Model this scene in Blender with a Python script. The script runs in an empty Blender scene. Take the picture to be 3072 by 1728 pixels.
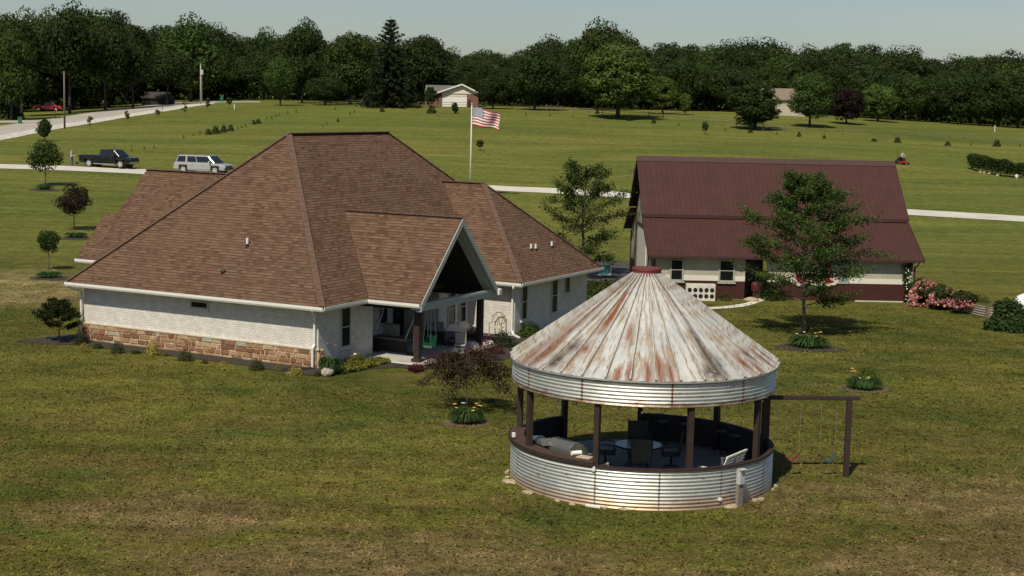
import bpy, bmesh, math, random
import numpy as np
from mathutils import Vector, Matrix
R_=math.radians; PI=math.pi; sin=math.sin; cos=math.cos
random.seed(7)
S=bpy.context.scene; C=S.collection
# ---------------------------------------------------------------- camera
HC=10.525; PITCH=.1214; ROLL=.0236; FPX=4665.4
fw=np.array([0,cos(PITCH),-sin(PITCH)]); up0=np.array([0,sin(PITCH),cos(PITCH)]); r0=np.array([1.,0,0])
cr=r0*cos(ROLL)+up0*sin(ROLL); cu=-r0*sin(ROLL)+up0*cos(ROLL)
cd=bpy.data.cameras.new('camera'); cam=bpy.data.objects.new('camera',cd); C.objects.link(cam)
cd.sensor_width=36; cd.lens=FPX/3072*36; cd.clip_start=.5; cd.clip_end=4000
M=Matrix(((cr[0],cu[0],-fw[0],0),(cr[1],cu[1],-fw[1],0),(cr[2],cu[2],-fw[2],HC),(0,0,0,1)))
cam.matrix_world=M; S.camera=cam
S.render.resolution_x=1024; S.render.resolution_y=576
# ---------------------------------------------------------------- light
SUN_EL=52.5; SUN_AZ=201.0
w=bpy.data.worlds.new('World'); S.world=w; w.use_nodes=True
nt=w.node_tree; bg=nt.nodes['Background']; sk=nt.nodes.new('ShaderNodeTexSky'); sk.sky_type='NISHITA'
sk.sun_disc=False; sk.sun_elevation=R_(SUN_EL); sk.sun_rotation=R_(SUN_AZ); sk.air_density=1.0; sk.dust_density=.8; sk.ozone_density=1.5; sk.altitude=200
tcw=nt.nodes.new('ShaderNodeTexCoord'); mpw=nt.nodes.new('ShaderNodeMapping'); mpw.inputs['Scale'].default_value=(1,1,5); nzw=nt.nodes.new('ShaderNodeTexNoise'); nzw.inputs['Scale'].default_value=2.2; nzw.inputs['Detail'].default_value=5
rpw=nt.nodes.new('ShaderNodeValToRGB'); rpw.color_ramp.elements[0].position=.35; rpw.color_ramp.elements[0].color=(.93,.96,1.0,1); rpw.color_ramp.elements[1].position=.68; rpw.color_ramp.elements[1].color=(1.06,1.03,1.04,1)
mxw=nt.nodes.new('ShaderNodeMix'); mxw.data_type='RGBA'; mxw.blend_type='MULTIPLY'; mxw.inputs[0].default_value=1
nt.links.new(tcw.outputs['Generated'],mpw.inputs[0]); nt.links.new(mpw.outputs[0],nzw.inputs['Vector']); nt.links.new(nzw.outputs['Fac'],rpw.inputs[0]); nt.links.new(sk.outputs[0],mxw.inputs[6]); nt.links.new(rpw.outputs[0],mxw.inputs[7]); nt.links.new(mxw.outputs[2],bg.inputs[0]); bg.inputs[1].default_value=.070
sl=bpy.data.lights.new('sun','SUN'); sl.energy=4.5; sl.angle=R_(.53); sl.color=(1,.925,.77)
so=bpy.data.objects.new('sun',sl); C.objects.link(so)
az=R_(SUN_AZ); el=R_(SUN_EL); sd=Vector((sin(az)*cos(el),cos(az)*cos(el),sin(el)))
so.rotation_euler=sd.to_track_quat('Z','Y').to_euler(); so.location=(0,0,60)
S.view_settings.view_transform='Standard'; S.view_settings.look='None'; S.view_settings.exposure=0; S.view_settings.gamma=1
S.render.engine='CYCLES'
# ---------------------------------------------------------------- terrain
TU=[-.42,-.327,-.163,0,.163,.327,.42]
TC=[[(0,0),(60,0),(100,.4),(150,2.2),(190,3.3),(235,4.5),(300,5.2),(400,6.3),(950,8)],
    [(0,0),(60,0),(100,.4),(150,2.2),(190,3.3),(235,4.6),(300,5.4),(400,6.5),(950,8.2)],
    [(0,0),(60,0),(100,.3),(155,2.1),(230,5.4),(300,8.0),(340,8.7),(420,9.2),(950,9.8)],
    [(0,0),(60,0),(100,.15),(160,1.4),(230,5.2),(300,8.7),(340,9.1),(420,9.4),(950,9.8)],
    [(0,0),(60,0),(95,0),(150,.8),(230,5.0),(300,8.8),(340,9.1),(420,9.4),(950,9.8)],
    [(0,0),(60,0),(95,0),(140,.6),(190,2.3),(240,4.9),(300,6.9),(400,7.8),(950,9)],
    [(0,0),(60,0),(95,0),(140,.6),(190,2.1),(240,4.5),(300,6.3),(400,7.3),(950,9)]]
def colz(c,y):
    P=TC[c]
    if y<=P[0][0]: return P[0][1]
    if y>=P[-1][0]: return P[-1][1]
    n=len(P)
    for i in range(n-1):
        if P[i][0]<=y<=P[i+1][0]: break
    def sec(j): return (P[j+1][1]-P[j][1])/(P[j+1][0]-P[j][0])
    def tan(j):
        if j==0: return sec(0)
        if j==n-1: return sec(n-2)
        a,b=sec(j-1),sec(j)
        return 0 if a*b<=0 else 2*a*b/(a+b)
    h=P[i+1][0]-P[i][0]; t=(y-P[i][0])/h
    return (2*t**3-3*t*t+1)*P[i][1]+(t**3-2*t*t+t)*h*tan(i)+(-2*t**3+3*t*t)*P[i+1][1]+(t**3-t*t)*h*tan(i+1)
def tz(x,y):
    if y<1: y=1
    u=max(TU[0],min(TU[-1],x/max(y,45)))
    for i in range(len(TU)-1):
        if TU[i]<=u<=TU[i+1]: break
    t=(u-TU[i])/(TU[i+1]-TU[i]); t=t*t*(3-2*t)*.5+t*.5
    z=colz(i,y)*(1-t)+colz(i+1,y)*t
    if y>70: z+=.10*sin(x*.045+y*.031)*min(1,(y-70)/60)
    return z
GX=np.arange(-420,421,6.0); GY=np.concatenate([np.arange(-40,120,8.),np.arange(120,360,4.),np.arange(360,961,12.)])
GZ=np.array([[tz(x,y) for x in GX] for y in GY])
def gz(x,y):
    i=int(np.clip(np.searchsorted(GX,x)-1,0,len(GX)-2)); j=int(np.clip(np.searchsorted(GY,y)-1,0,len(GY)-2))
    s=(x-GX[i])/(GX[i+1]-GX[i]); t=(y-GY[j])/(GY[j+1]-GY[j])
    a,b,c,d=GZ[j,i],GZ[j,i+1],GZ[j+1,i+1],GZ[j+1,i]
    return float(a+(b-a)*s+(c-b)*t if s>=t else a+(c-d)*s+(d-a)*t)
def ray(px,py):
    d=fw*FPX+(px-1536)*cr-(py-864)*cu
    return d/d[1]
def at(px,py,dz=0,lift=0):
    """ground point seen at a pixel of the 3072 px photograph"""
    d=ray(px,py); y=25.; st=2.
    while y<900:
        if HC+d[2]*y<gz(d[0]*y,y)+dz: break
        y+=st
    lo,hi=y-st,y
    for _ in range(25):
        m=(lo+hi)/2
        if HC+d[2]*m<gz(d[0]*m,m)+dz: hi=m
        else: lo=m
    return Vector((d[0]*hi,hi,gz(d[0]*hi,hi)+dz+lift))
def atd(px,D):
    """ground point at distance D below image column px (roll ignored for far things)"""
    d=ray(px,300); return Vector((d[0]*D,D,gz(d[0]*D,D)))
def zat(px,py,D): return HC+ray(px,py)[2]*D
# ---------------------------------------------------------------- materials
def nd(nt,t,**k):
    n=nt.nodes.new(t)
    for a,b in k.items(): setattr(n,a,b)
    return n
MATS={}
class MT:
    def __init__(s,name):
        s.m=bpy.data.materials.new(name); s.m.use_nodes=True; s.t=s.m.node_tree; s.b=s.t.nodes['Principled BSDF']; MATS[name]=s.m
    def l(s,a,b): s.t.links.new(a,b)
    def n(s,t,**k): return nd(s.t,t,**k)
    def co(s,kind='Object',scale=(1,1,1)):
        c=s.n('ShaderNodeTexCoord'); m=s.n('ShaderNodeMapping'); m.inputs['Scale'].default_value=scale
        s.l(c.outputs[kind],m.inputs[0]); return m.outputs[0]
    def geo(s,scale=(1,1,1)):
        c=s.n('ShaderNodeNewGeometry'); m=s.n('ShaderNodeMapping'); m.inputs['Scale'].default_value=scale
        s.l(c.outputs['Position'],m.inputs[0]); return m.outputs[0]
    def noise(s,v,sc,det=4,ro=.55,dist=0):
        n=s.n('ShaderNodeTexNoise'); n.inputs['Scale'].default_value=sc; n.inputs['Detail'].default_value=det; n.inputs['Roughness'].default_value=ro; n.inputs['Distortion'].default_value=dist
        s.l(v,n.inputs['Vector']); return n.outputs['Fac']
    def ramp(s,f,stops,interp='LINEAR'):
        r=s.n('ShaderNodeValToRGB'); r.color_ramp.interpolation=interp; e=r.color_ramp.elements
        while len(e)<len(stops): e.new(.5)
        for i,(p,c) in enumerate(stops):
            e[i].position=p; e[i].color=(c,c,c,1) if isinstance(c,(int,float)) else (*c,1)
        s.l(f,r.inputs[0]); return r.outputs[0]
    def mix(s,f,a,b,bt='MIX'):
        n=s.n('ShaderNodeMix',data_type='RGBA',blend_type=bt)
        for v,i in ((f,0),(a,6),(b,7)):
            if hasattr(v,'links'): s.l(v,n.inputs[i])
            elif isinstance(v,(int,float)): n.inputs[i].default_value=v if i==0 else (v,v,v,1)
            else: n.inputs[i].default_value=(*v,1)
        return n.outputs[2]
    def math(s,op,a,b=0):
        n=s.n('ShaderNodeMath',operation=op)
        for i,v in enumerate((a,b)):
            if hasattr(v,'links'): s.l(v,n.inputs[i])
            else: n.inputs[i].default_value=v
        return n.outputs[0]
    def bump(s,h,st=.3,d=.02):
        n=s.n('ShaderNodeBump'); n.inputs['Strength'].default_value=st; n.inputs['Distance'].default_value=d
        s.l(h,n.inputs['Height']); s.l(n.outputs[0],s.b.inputs['Normal'])
    def set(s,col=None,rough=.6,metal=0,spec=None):
        if col is not None:
            if hasattr(col,'links'): s.l(col,s.b.inputs['Base Color'])
            else: s.b.inputs['Base Color'].default_value=(*col,1)
        s.b.inputs['Roughness'].default_value=rough; s.b.inputs['Metallic'].default_value=metal
        if spec is not None: s.b.inputs['Specular IOR Level'].default_value=spec
        return s.m
def plain(name,col,rough=.6,metal=0,var=.18,sc=6,spec=None,bump=0):
    m=MT(name); v=m.co(); n=m.noise(v,sc,5)
    lo=tuple(c*(1-var) for c in col); hi=tuple(min(1,c*(1+var)) for c in col)
    m.set(m.ramp(n,[(.3,lo),(.7,hi)]),rough,metal,spec)
    if bump: m.bump(m.noise(v,sc*6,3),bump,.01)
    return m.m
def foliage(name,c1,c2,c3=None,trans=.25,ov=.25):
    m=MT(name); g=m.n('ShaderNodeNewGeometry'); oi=m.n('ShaderNodeObjectInfo')
    col=m.ramp(g.outputs['Random Per Island'],[(0,c1),(.55,c2),(1,c3 or tuple(x*1.35 for x in c2))])
    v=m.co(); n=m.noise(v,.55,3)
    col=m.mix(m.ramp(n,[(.35,0.),(.7,.5)]),col,tuple(x*.6 for x in c1))
    h=m.n('ShaderNodeHueSaturation'); m.l(col,h.inputs['Color'])
    m.l(m.math('ADD',m.math('MULTIPLY',oi.outputs['Random'],.03),.485),h.inputs['Hue'])
    m.l(m.math('ADD',m.math('MULTIPLY',oi.outputs['Random'],ov*1.6),1-ov),h.inputs['Value'])
    h.inputs['Saturation'].default_value=.95
    m.set(h.outputs[0],.6,0,.1)
    t=m.n('ShaderNodeBsdfTranslucent'); m.l(h.outputs[0],t.inputs[0]); mx=m.n('ShaderNodeMixShader'); mx.inputs[0].default_value=trans
    m.l(m.b.outputs[0],mx.inputs[1]); m.l(t.outputs[0],mx.inputs[2]); m.l(mx.outputs[0],m.t.nodes['Material Output'].inputs[0])
    return m.m
# grass ground
m=MT('lawn_grass'); v=m.geo()
n1=m.noise(v,.055,5,.6,1.2); n2=m.noise(v,.32,5,.62,.6); n3=m.noise(v,1.3,4,.65); n6=m.noise(m.geo((1,.8,1)),3.6,4,.7); n4=m.noise(m.geo((1,.55,1)),9,4,.7); n5=m.noise(v,38,3,.6)
sp=m.n('ShaderNodeSeparateXYZ'); m.l(v,sp.inputs[0])
base=m.ramp(n2,[(.28,(.048,.064,.012)),(.42,(.082,.086,.015)),(.55,(.108,.104,.022)),(.72,(.148,.132,.032))])
lush=m.ramp(n1,[(.38,(.036,.058,.012)),(.60,(.135,.125,.025))])
col=m.mix(.5,base,lush)
n7=m.noise(m.geo((.8,1.1,1)),.42,5,.68,.9); col=m.mix(m.math('MULTIPLY',m.ramp(n7,[(.44,0.),(.60,.8)]),m.ramp(m.math('MULTIPLY',sp.outputs[1],.01),[(.40,1.),(.56,.35)])),col,(.125,.088,.03))
n8=m.noise(m.geo((1.1,.9,1)),.23,4,.6,.5); col=m.mix(m.ramp(n8,[(.52,0.),(.66,.6)]),col,(.042,.064,.012))
# dry, thin lawn close by: a worn area of its own in front of the bin and left of the house
def patch(cx,cy,rx,ry,soft=.5):
    mp=m.n('ShaderNodeMapping'); mp.inputs['Location'].default_value=(-cx/rx,-cy/ry,0); mp.inputs['Scale'].default_value=(1/rx,1/ry,0)
    m.l(v,mp.inputs[0]); ln=m.n('ShaderNodeVectorMath',operation='LENGTH'); m.l(mp.outputs[0],ln.inputs[0])
    d=m.math('ADD',ln.outputs['Value'],m.math('MULTIPLY',m.math('SUBTRACT',n2,.5),2.6)); return m.ramp(d,[(.45,1.),(1.05,0.)])
dry=m.ramp(m.noise(v,.9,5,.7),[(.3,(.095,.070,.030)),(.5,(.145,.102,.045)),(.72,(.25,.17,.085))])
dryf=m.math('MULTIPLY',m.math('MAXIMUM',m.math('MAXIMUM',patch(-2.0,33.8,7.5,3.4),patch(12.6,40.2,6,4.0)),m.math('MAXIMUM',patch(12,34.5,7,3.0),patch(-8,37.8,4.5,2.4))),.85)
col=m.mix(dryf,col,dry)
straw=m.ramp(m.noise(m.geo((1,.35,1)),1.3,5,.7),[(.32,(.10,.085,.03)),(.55,(.25,.19,.085)),(.75,(.34,.26,.12))])
col=m.mix(m.math('MULTIPLY',patch(-25,80,8.5,9),.85),col,straw)
# far fields: lighter yellow green with mowing bands
col=m.mix(m.math('MULTIPLY',m.math('MAXIMUM',patch(-4,44,6,6),patch(9,66,7,7)),.4),col,(.155,.145,.032))
col=m.mix(1,col,1.13,'MULTIPLY')
far=m.ramp(m.noise(m.geo((.5,1.3,1)),.045,5,.62,.8),[(.3,(.092,.118,.024)),(.5,(.140,.155,.034)),(.7,(.20,.188,.046))])
ff=m.ramp(m.math('MULTIPLY',sp.outputs[1],.005),[(.38,0.),(.62,1.)])
col=m.mix(m.math('MULTIPLY',ff,.85),col,far)
wv=m.n('ShaderNodeTexWave',wave_type='BANDS',bands_direction='DIAGONAL'); wv.inputs['Scale'].default_value=.16; wv.inputs['Distortion'].default_value=3; wv.inputs['Detail'].default_value=2; wv.inputs['Detail Scale'].default_value=.4; m.l(v,wv.inputs[0])
rmp=m.n('ShaderNodeMapping'); rmp.inputs['Rotation'].default_value=(0,0,.55); rmp.inputs['Scale'].default_value=(.035,.62,1); m.l(v,rmp.inputs[0])
st=m.noise(rmp.outputs[0],1,4,.55,.4); col=m.mix(1,col,m.ramp(st,[(.3,.80),(.5,1.),(.7,1.24)]),'MULTIPLY')
col=m.mix(m.math('MULTIPLY',wv.outputs['Fac'],.13),col,(.15,.15,.035))
col=m.mix(1,col,m.ramp(n3,[(.25,.62),(.5,1.),(.75,1.3)]),'MULTIPLY')
col=m.mix(1,col,m.ramp(n6,[(.25,.58),(.42,.94),(.55,1.04),(.78,1.4)]),'MULTIPLY')
col=m.mix(1,col,m.ramp(n4,[(.25,.64),(.48,1.),(.75,1.35)]),'MULTIPLY')
col=m.mix(1,col,m.ramp(n5,[(.2,.78),(.8,1.24)]),'MULTIPLY')
m.set(col,.9,0,.05)
hh=m.math('ADD',m.math('MULTIPLY',n4,1.),m.math('MULTIPLY',n5,.5)); m.bump(m.math('ADD',hh,m.math('MULTIPLY',n6,2.)),.9,.10)
MG=m.m
MG2=MG.copy(); MG2.name='lawn_tufts'
for l_ in list(MG2.node_tree.links):
    if l_.to_socket.name=='Normal' and l_.to_node.type=='BSDF_PRINCIPLED': MG2.node_tree.links.remove(l_)
# shingles
def shingle(name,tint=1.0):
    m=MT(name); u=m.co('UV')
    b=m.n('ShaderNodeTexBrick',offset=.37,squash=1.0); m.l(u,b.inputs[0])
    b.inputs['Scale'].default_value=1; b.inputs['Brick Width'].default_value=.21; b.inputs['Row Height'].default_value=.145; b.inputs['Mortar Size'].default_value=.0
    b.inputs['Color1'].default_value=(0,0,0,1); b.inputs['Color2'].default_value=(1,1,1,1)
    b2=m.n('ShaderNodeTexBrick',offset=.61,squash=.6,squash_frequency=3); m.l(u,b2.inputs[0])
    b2.inputs['Scale'].default_value=1; b2.inputs['Brick Width'].default_value=.34; b2.inputs['Row Height'].default_value=.145; b2.inputs['Mortar Size'].default_value=0
    b2.inputs['Color1'].default_value=(0,0,0,1); b2.inputs['Color2'].default_value=(1,1,1,1)
    f=m.mix(.45,b.outputs[0],b2.outputs[0])
    t=tint
    col=m.ramp(f,[(.12,(.083*t,.045*t,.028*t)),(.4,(.118*t,.067*t,.043*t)),(.62,(.137*t,.080*t,.052*t)),(.88,(.158*t,.098*t,.065*t))])
    gr=m.noise(u,60,3,.7); col=m.mix(1,col,m.ramp(gr,[(.3,.8),(.7,1.2)]),'MULTIPLY')
    lg=m.noise(m.co('UV',(1,.25,1)),.5,4,.6); col=m.mix(m.ramp(lg,[(.5,0.),(.75,.38)]),col,(.07,.05,.04))
    col=m.mix(m.ramp(m.noise(u,.35,3),[(.45,0.),(.7,.3)]),col,(.15,.10,.064))
    # each course's butt edge, with its shadow line painted into the colour
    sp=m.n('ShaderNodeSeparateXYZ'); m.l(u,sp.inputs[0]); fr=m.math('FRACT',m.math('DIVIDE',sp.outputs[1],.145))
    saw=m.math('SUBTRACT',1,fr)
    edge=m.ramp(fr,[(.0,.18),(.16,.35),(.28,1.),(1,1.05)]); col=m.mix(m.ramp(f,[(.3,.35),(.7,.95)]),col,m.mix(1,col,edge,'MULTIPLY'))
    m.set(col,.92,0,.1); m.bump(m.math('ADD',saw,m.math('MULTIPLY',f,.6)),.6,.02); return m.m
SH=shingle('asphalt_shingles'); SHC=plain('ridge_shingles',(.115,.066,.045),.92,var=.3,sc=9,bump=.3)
SHG=plain('grey_shingles',(.12,.115,.1),.92,var=.3,sc=3)
def brick(name,c1,c2,mo,bw=.215,rh=.075,ms=.011,var=.25):
    m=MT(name); u=m.co('UV'); b=m.n('ShaderNodeTexBrick'); m.l(u,b.inputs[0])
    b.inputs['Scale'].default_value=1; b.inputs['Brick Width'].default_value=bw; b.inputs['Row Height'].default_value=rh; b.inputs['Mortar Size'].default_value=ms; b.inputs['Mortar Smooth'].default_value=.3
    b.inputs['Color1'].default_value=(*c1,1); b.inputs['Color2'].default_value=(*c2,1); b.inputs['Mortar'].default_value=(*mo,1)
    n=m.noise(u,3,5,.7); col=m.mix(1,b.outputs[0],m.ramp(n,[(.25,1-var),(.75,1+var*.4)]),'MULTIPLY')
    n2=m.noise(u,.7,3); col=m.mix(m.ramp(n2,[(.45,0.),(.8,.2)]),col,tuple(c*.7 for c in c1))
    m.set(col,.9,0,.15); m.bump(m.math('SUBTRACT',1,b.outputs['Fac']),.5,.012); return m.m
WB=brick('white_brick',(.78,.74,.67),(.66,.62,.56),(.50,.47,.42))
RB=brick('red_brick',(.22,.075,.045),(.15,.055,.035),(.25,.2,.17))
m=MT('ledge_stone'); g=m.n('ShaderNodeNewGeometry'); v=m.co()
col=m.ramp(g.outputs['Random Per Island'],[(0,(.20,.10,.055)),(.2,(.33,.19,.10)),(.38,(.40,.27,.155)),(.55,(.26,.125,.068)),(.7,(.44,.31,.18)),(.83,(.33,.20,.11)),(.93,(.36,.34,.26)),(1,(.22,.15,.10))],'CONSTANT')
n=m.noise(v,7,5,.7,1); col=m.mix(1,col,m.ramp(n,[(.25,.6),(.5,1.),(.8,1.35)]),'MULTIPLY'); m.set(col,.9,0,.15); m.bump(n,.6,.04); STONE=m.m
MORT=plain('stone_mortar',(.60,.47,.34),.95,var=.15,sc=10)
# galvanised corrugated
def galv(name,low_rust=0.,side='z',base=((.55,.56,.52),(.70,.70,.65))):
    m=MT(name); v=m.co(); u=m.co('UV'); sp=m.n('ShaderNodeSeparateXYZ'); m.l(u,sp.inputs[0])
    n=m.noise(v,1.2,6,.6); col=m.ramp(n,[(.3,base[0]),(.7,base[1])])
    fine=m.noise(m.co('UV',(8,1.4,1)),3,5,.65); col=m.mix(1,col,m.ramp(fine,[(.3,.86),(.7,1.08)]),'MULTIPLY')
    if low_rust:
        hgt=m.math('ADD',sp.outputs[1],m.math('MULTIPLY',m.math('SUBTRACT',m.noise(v,1.1,4),.5),.5))
        f=m.ramp(hgt,[(low_rust*.35,.8),(low_rust,.0)]); col=m.mix(f,col,(.50,.33,.19))
    r=m.noise(m.co('UV',(1,5,1)),2.4,6,.72,.4); rf=m.ramp(r,[(.60,0.),(.66,.85)]); col=m.mix(rf,col,m.ramp(m.noise(v,9,4),[(.3,(.11,.035,.02)),(.7,(.33,.15,.07))]))
    m.set(col,.4,.7,.5)
    m.l(m.ramp(n,[(.3,.42),(.7,.52)]),m.b.inputs['Roughness']); return m
g1=galv('galvanised_wall',.55); GW=g1.m
# upper band with rust along its lower edge
m=galv('galvanised_band'); 
u=m.co('UV'); sp=m.n('ShaderNodeSeparateXYZ'); m.l(u,sp.inputs[0]); pc=m.b.inputs['Base Color'].links[0].from_socket
hg=m.math('ADD',sp.outputs[1],m.math('MULTIPLY',m.math('SUBTRACT',m.noise(m.co('UV',(1,3,1)),1.1,6,.75),.5),.75))
f=m.ramp(hg,[(.02,.9),(.16,.0)]); m.l(m.mix(f,pc,m.ramp(m.noise(u,6,4,.7),[(.3,(.13,.04,.022)),(.55,(.3,.13,.06)),(.7,(.5,.42,.33))])),m.b.inputs['Base Color']); GB=m.m
# bin roof
m=MT('weathered_roof_steel'); u=m.co('UV'); v=m.co(); g=m.n('ShaderNodeNewGeometry'); a=m.n('ShaderNodeAttribute',attribute_name='wear_ribshade'); sa=m.n('ShaderNodeSeparateColor'); m.l(a.outputs['Color'],sa.inputs[0])
sv=m.co('UV',(5.5,.8,1)); n=m.noise(sv,1.5,7,.68,.6); n2=m.noise(m.co('UV',(1.5,.7,1)),1.1,6,.7,.5)
col=m.ramp(n2,[(.3,(.33,.335,.33)),(.5,(.46,.47,.455)),(.68,(.56,.54,.48))])
r1=m.ramp(m.math('ADD',n,m.math('MULTIPLY',m.math('SUBTRACT',g.outputs['Random Per Island'],.5),.12)),[(.485,0.),(.585,.78)])
col=m.mix(r1,col,m.ramp(m.noise(sv,3,4),[(.35,(.19,.115,.06)),(.65,(.35,.26,.16))]))
fr_=m.ramp(m.noise(m.co('UV',(13,.9,1)),1.7,6,.7,.3),[(.585,0.),(.63,.9)]); col=m.mix(fr_,col,(.19,.085,.035))
rr=m.math('MULTIPLY',sa.outputs[0],m.ramp(m.noise(sv,2.2,6,.75,.5),[(.25,.55),(.42,1.)])); col=m.mix(rr,col,m.ramp(m.noise(sv,5,5),[(.3,(.12,.028,.012)),(.7,(.25,.09,.035))]))
dk=m.math('MULTIPLY',sa.outputs[1],m.ramp(m.noise(u,3.2,6,.75,.5),[(.32,.1),(.46,.97)])); col=m.mix(dk,col,(.055,.042,.036))
col=m.mix(m.math('MULTIPLY',m.math('POWER',sa.outputs[2],1.6),m.ramp(n,[(.35,.35),(.6,.95)])),col,(.20,.155,.115))  # shadow lines of the ribs, painted brown along the panel edges
m.set(col,.6,.05,.3); m.bump(m.noise(sv,6,4),.15,.01); RS=m.m
RCAP=plain('red_painted_steel',(.16,.032,.022),.6,var=.15)
BRN=plain('dark_brown_wood',(.030,.015,.011),.7,var=.25,sc=4); BRN2=plain('brown_counter',(.06,.034,.026),.7,var=.2,sc=5)
CONC=plain('concrete_slab',(.42,.40,.35),.85,var=.15,sc=1.2,bump=.1); DRV=plain('pale_concrete_drive',(.54,.51,.44),.9,var=.12,sc=.4)
ROAD=plain('worn_asphalt_road',(.36,.33,.28),.92,var=.12,sc=.25); GRAV=plain('gravel_shoulder',(.5,.47,.4),.95,var=.45,sc=1.8); ASPH=plain('blacktop',(.05,.05,.048),.9,var=.2,sc=1.5)
TRIM=plain('white_trim',(.72,.70,.64),.5,var=.04); TRIMG=plain('grey_trim',(.42,.44,.40),.6,var=.08); SOFF=plain('soffit',(.5,.49,.45),.7,var=.05)
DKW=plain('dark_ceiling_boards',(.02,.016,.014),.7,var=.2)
GLS=MT('window_glass').set((.008,.009,.010),.15,0,.3); 
BLK=plain('black_plastic',(.012,.012,.012),.5,var=.2); BLKM=plain('black_metal',(.018,.018,.02),.4,.3,var=.2); SLING=plain('sling_fabric',(.045,.042,.038),.8,var=.2)
MULCH=plain('dark_mulch',(.034,.026,.019),.95,var=.5,sc=14,bump=.6); SOIL=plain('red_soil',(.11,.072,.042),.95,var=.35,sc=8,bump=.4)
BARK=plain('tree_bark',(.11,.085,.062),.9,var=.35,sc=8,bump=.4); BARKD=plain('dark_bark',(.045,.035,.028),.9,var=.35,sc=8,bump=.3)
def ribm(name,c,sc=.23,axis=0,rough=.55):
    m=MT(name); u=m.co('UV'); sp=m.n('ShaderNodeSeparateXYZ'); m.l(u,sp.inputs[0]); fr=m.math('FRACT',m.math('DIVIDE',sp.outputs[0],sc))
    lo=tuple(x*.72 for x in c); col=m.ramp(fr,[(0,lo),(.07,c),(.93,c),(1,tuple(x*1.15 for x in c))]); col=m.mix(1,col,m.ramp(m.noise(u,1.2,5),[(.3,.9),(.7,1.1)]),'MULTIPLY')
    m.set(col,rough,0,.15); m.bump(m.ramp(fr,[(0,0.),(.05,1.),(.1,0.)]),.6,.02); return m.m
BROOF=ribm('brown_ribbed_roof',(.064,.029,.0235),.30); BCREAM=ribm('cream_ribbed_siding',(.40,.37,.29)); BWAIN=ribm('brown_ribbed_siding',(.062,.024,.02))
BTRIM=plain('barn_brown_trim',(.05,.02,.016),.6); BWHITE=plain('barn_white_band',(.66,.63,.53),.6,var=.05)
REDM=plain('red_paint',(.35,.012,.012),.5); TAN=plain('tan_wall',(.45,.4,.31),.8,var=.08); CREAM=plain('cream_siding',(.66,.62,.5),.7,var=.05)
# foliage
F_WOOD=foliage('wood_leaves',(.021,.039,.008),(.041,.065,.013),(.070,.098,.021),.3)
F_LITE=foliage('light_leaves',(.034,.062,.01),(.062,.10,.018),(.095,.13,.026))
F_LIME=foliage('lime_leaves',(.05,.085,.012),(.10,.14,.025),(.15,.18,.035))
F_SPRU=foliage('spruce_needles',(.018,.030,.011),(.034,.050,.018),(.054,.070,.024))
F_PURP=foliage('purple_leaves',(.013,.008,.006),(.022,.012,.009),(.038,.022,.015),.15,.1)
F_DGRN=foliage('dark_green_leaves',(.016,.028,.006),(.036,.055,.010),(.066,.088,.016))
F_MAPG=foliage('maple_leaves',(.015,.032,.007),(.038,.068,.013),(.075,.11,.02),.25,.1)
F_MAP=foliage('bronze_maple_leaves',(.022,.013,.008),(.05,.03,.018),(.09,.075,.035),.2,.1)
F_LOC=foliage('locust_leaves',(.04,.070,.012),(.082,.130,.024),(.135,.19,.036),.4,.1)
F_YEL=foliage('golden_leaves',(.24,.19,.02),(.36,.28,.03),(.46,.37,.05),.2,.1)
F_GOLD=foliage('gold_green_leaves',(.10,.11,.015),(.18,.17,.022),(.26,.22,.03),.2,.1)
F_LILY=foliage('lily_leaves',(.02,.05,.01),(.04,.085,.018),(.07,.13,.03),.2,.1)
F_RED=foliage('barberry_leaves',(.05,.012,.014),(.09,.018,.022),(.13,.03,.03),.2,.1)
P_ORG=plain('orange_petals',(.72,.36,.06),.6,var=.3,sc=20); P_YEL=plain('yellow_petals',(.75,.55,.12),.6,var=.2,sc=20); P_PNK=foliage('pink_petals',(.42,.12,.12),(.6,.22,.2),(.72,.4,.34),.2,.1); P_WHT=plain('white_petals',(.75,.72,.64),.6)
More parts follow.
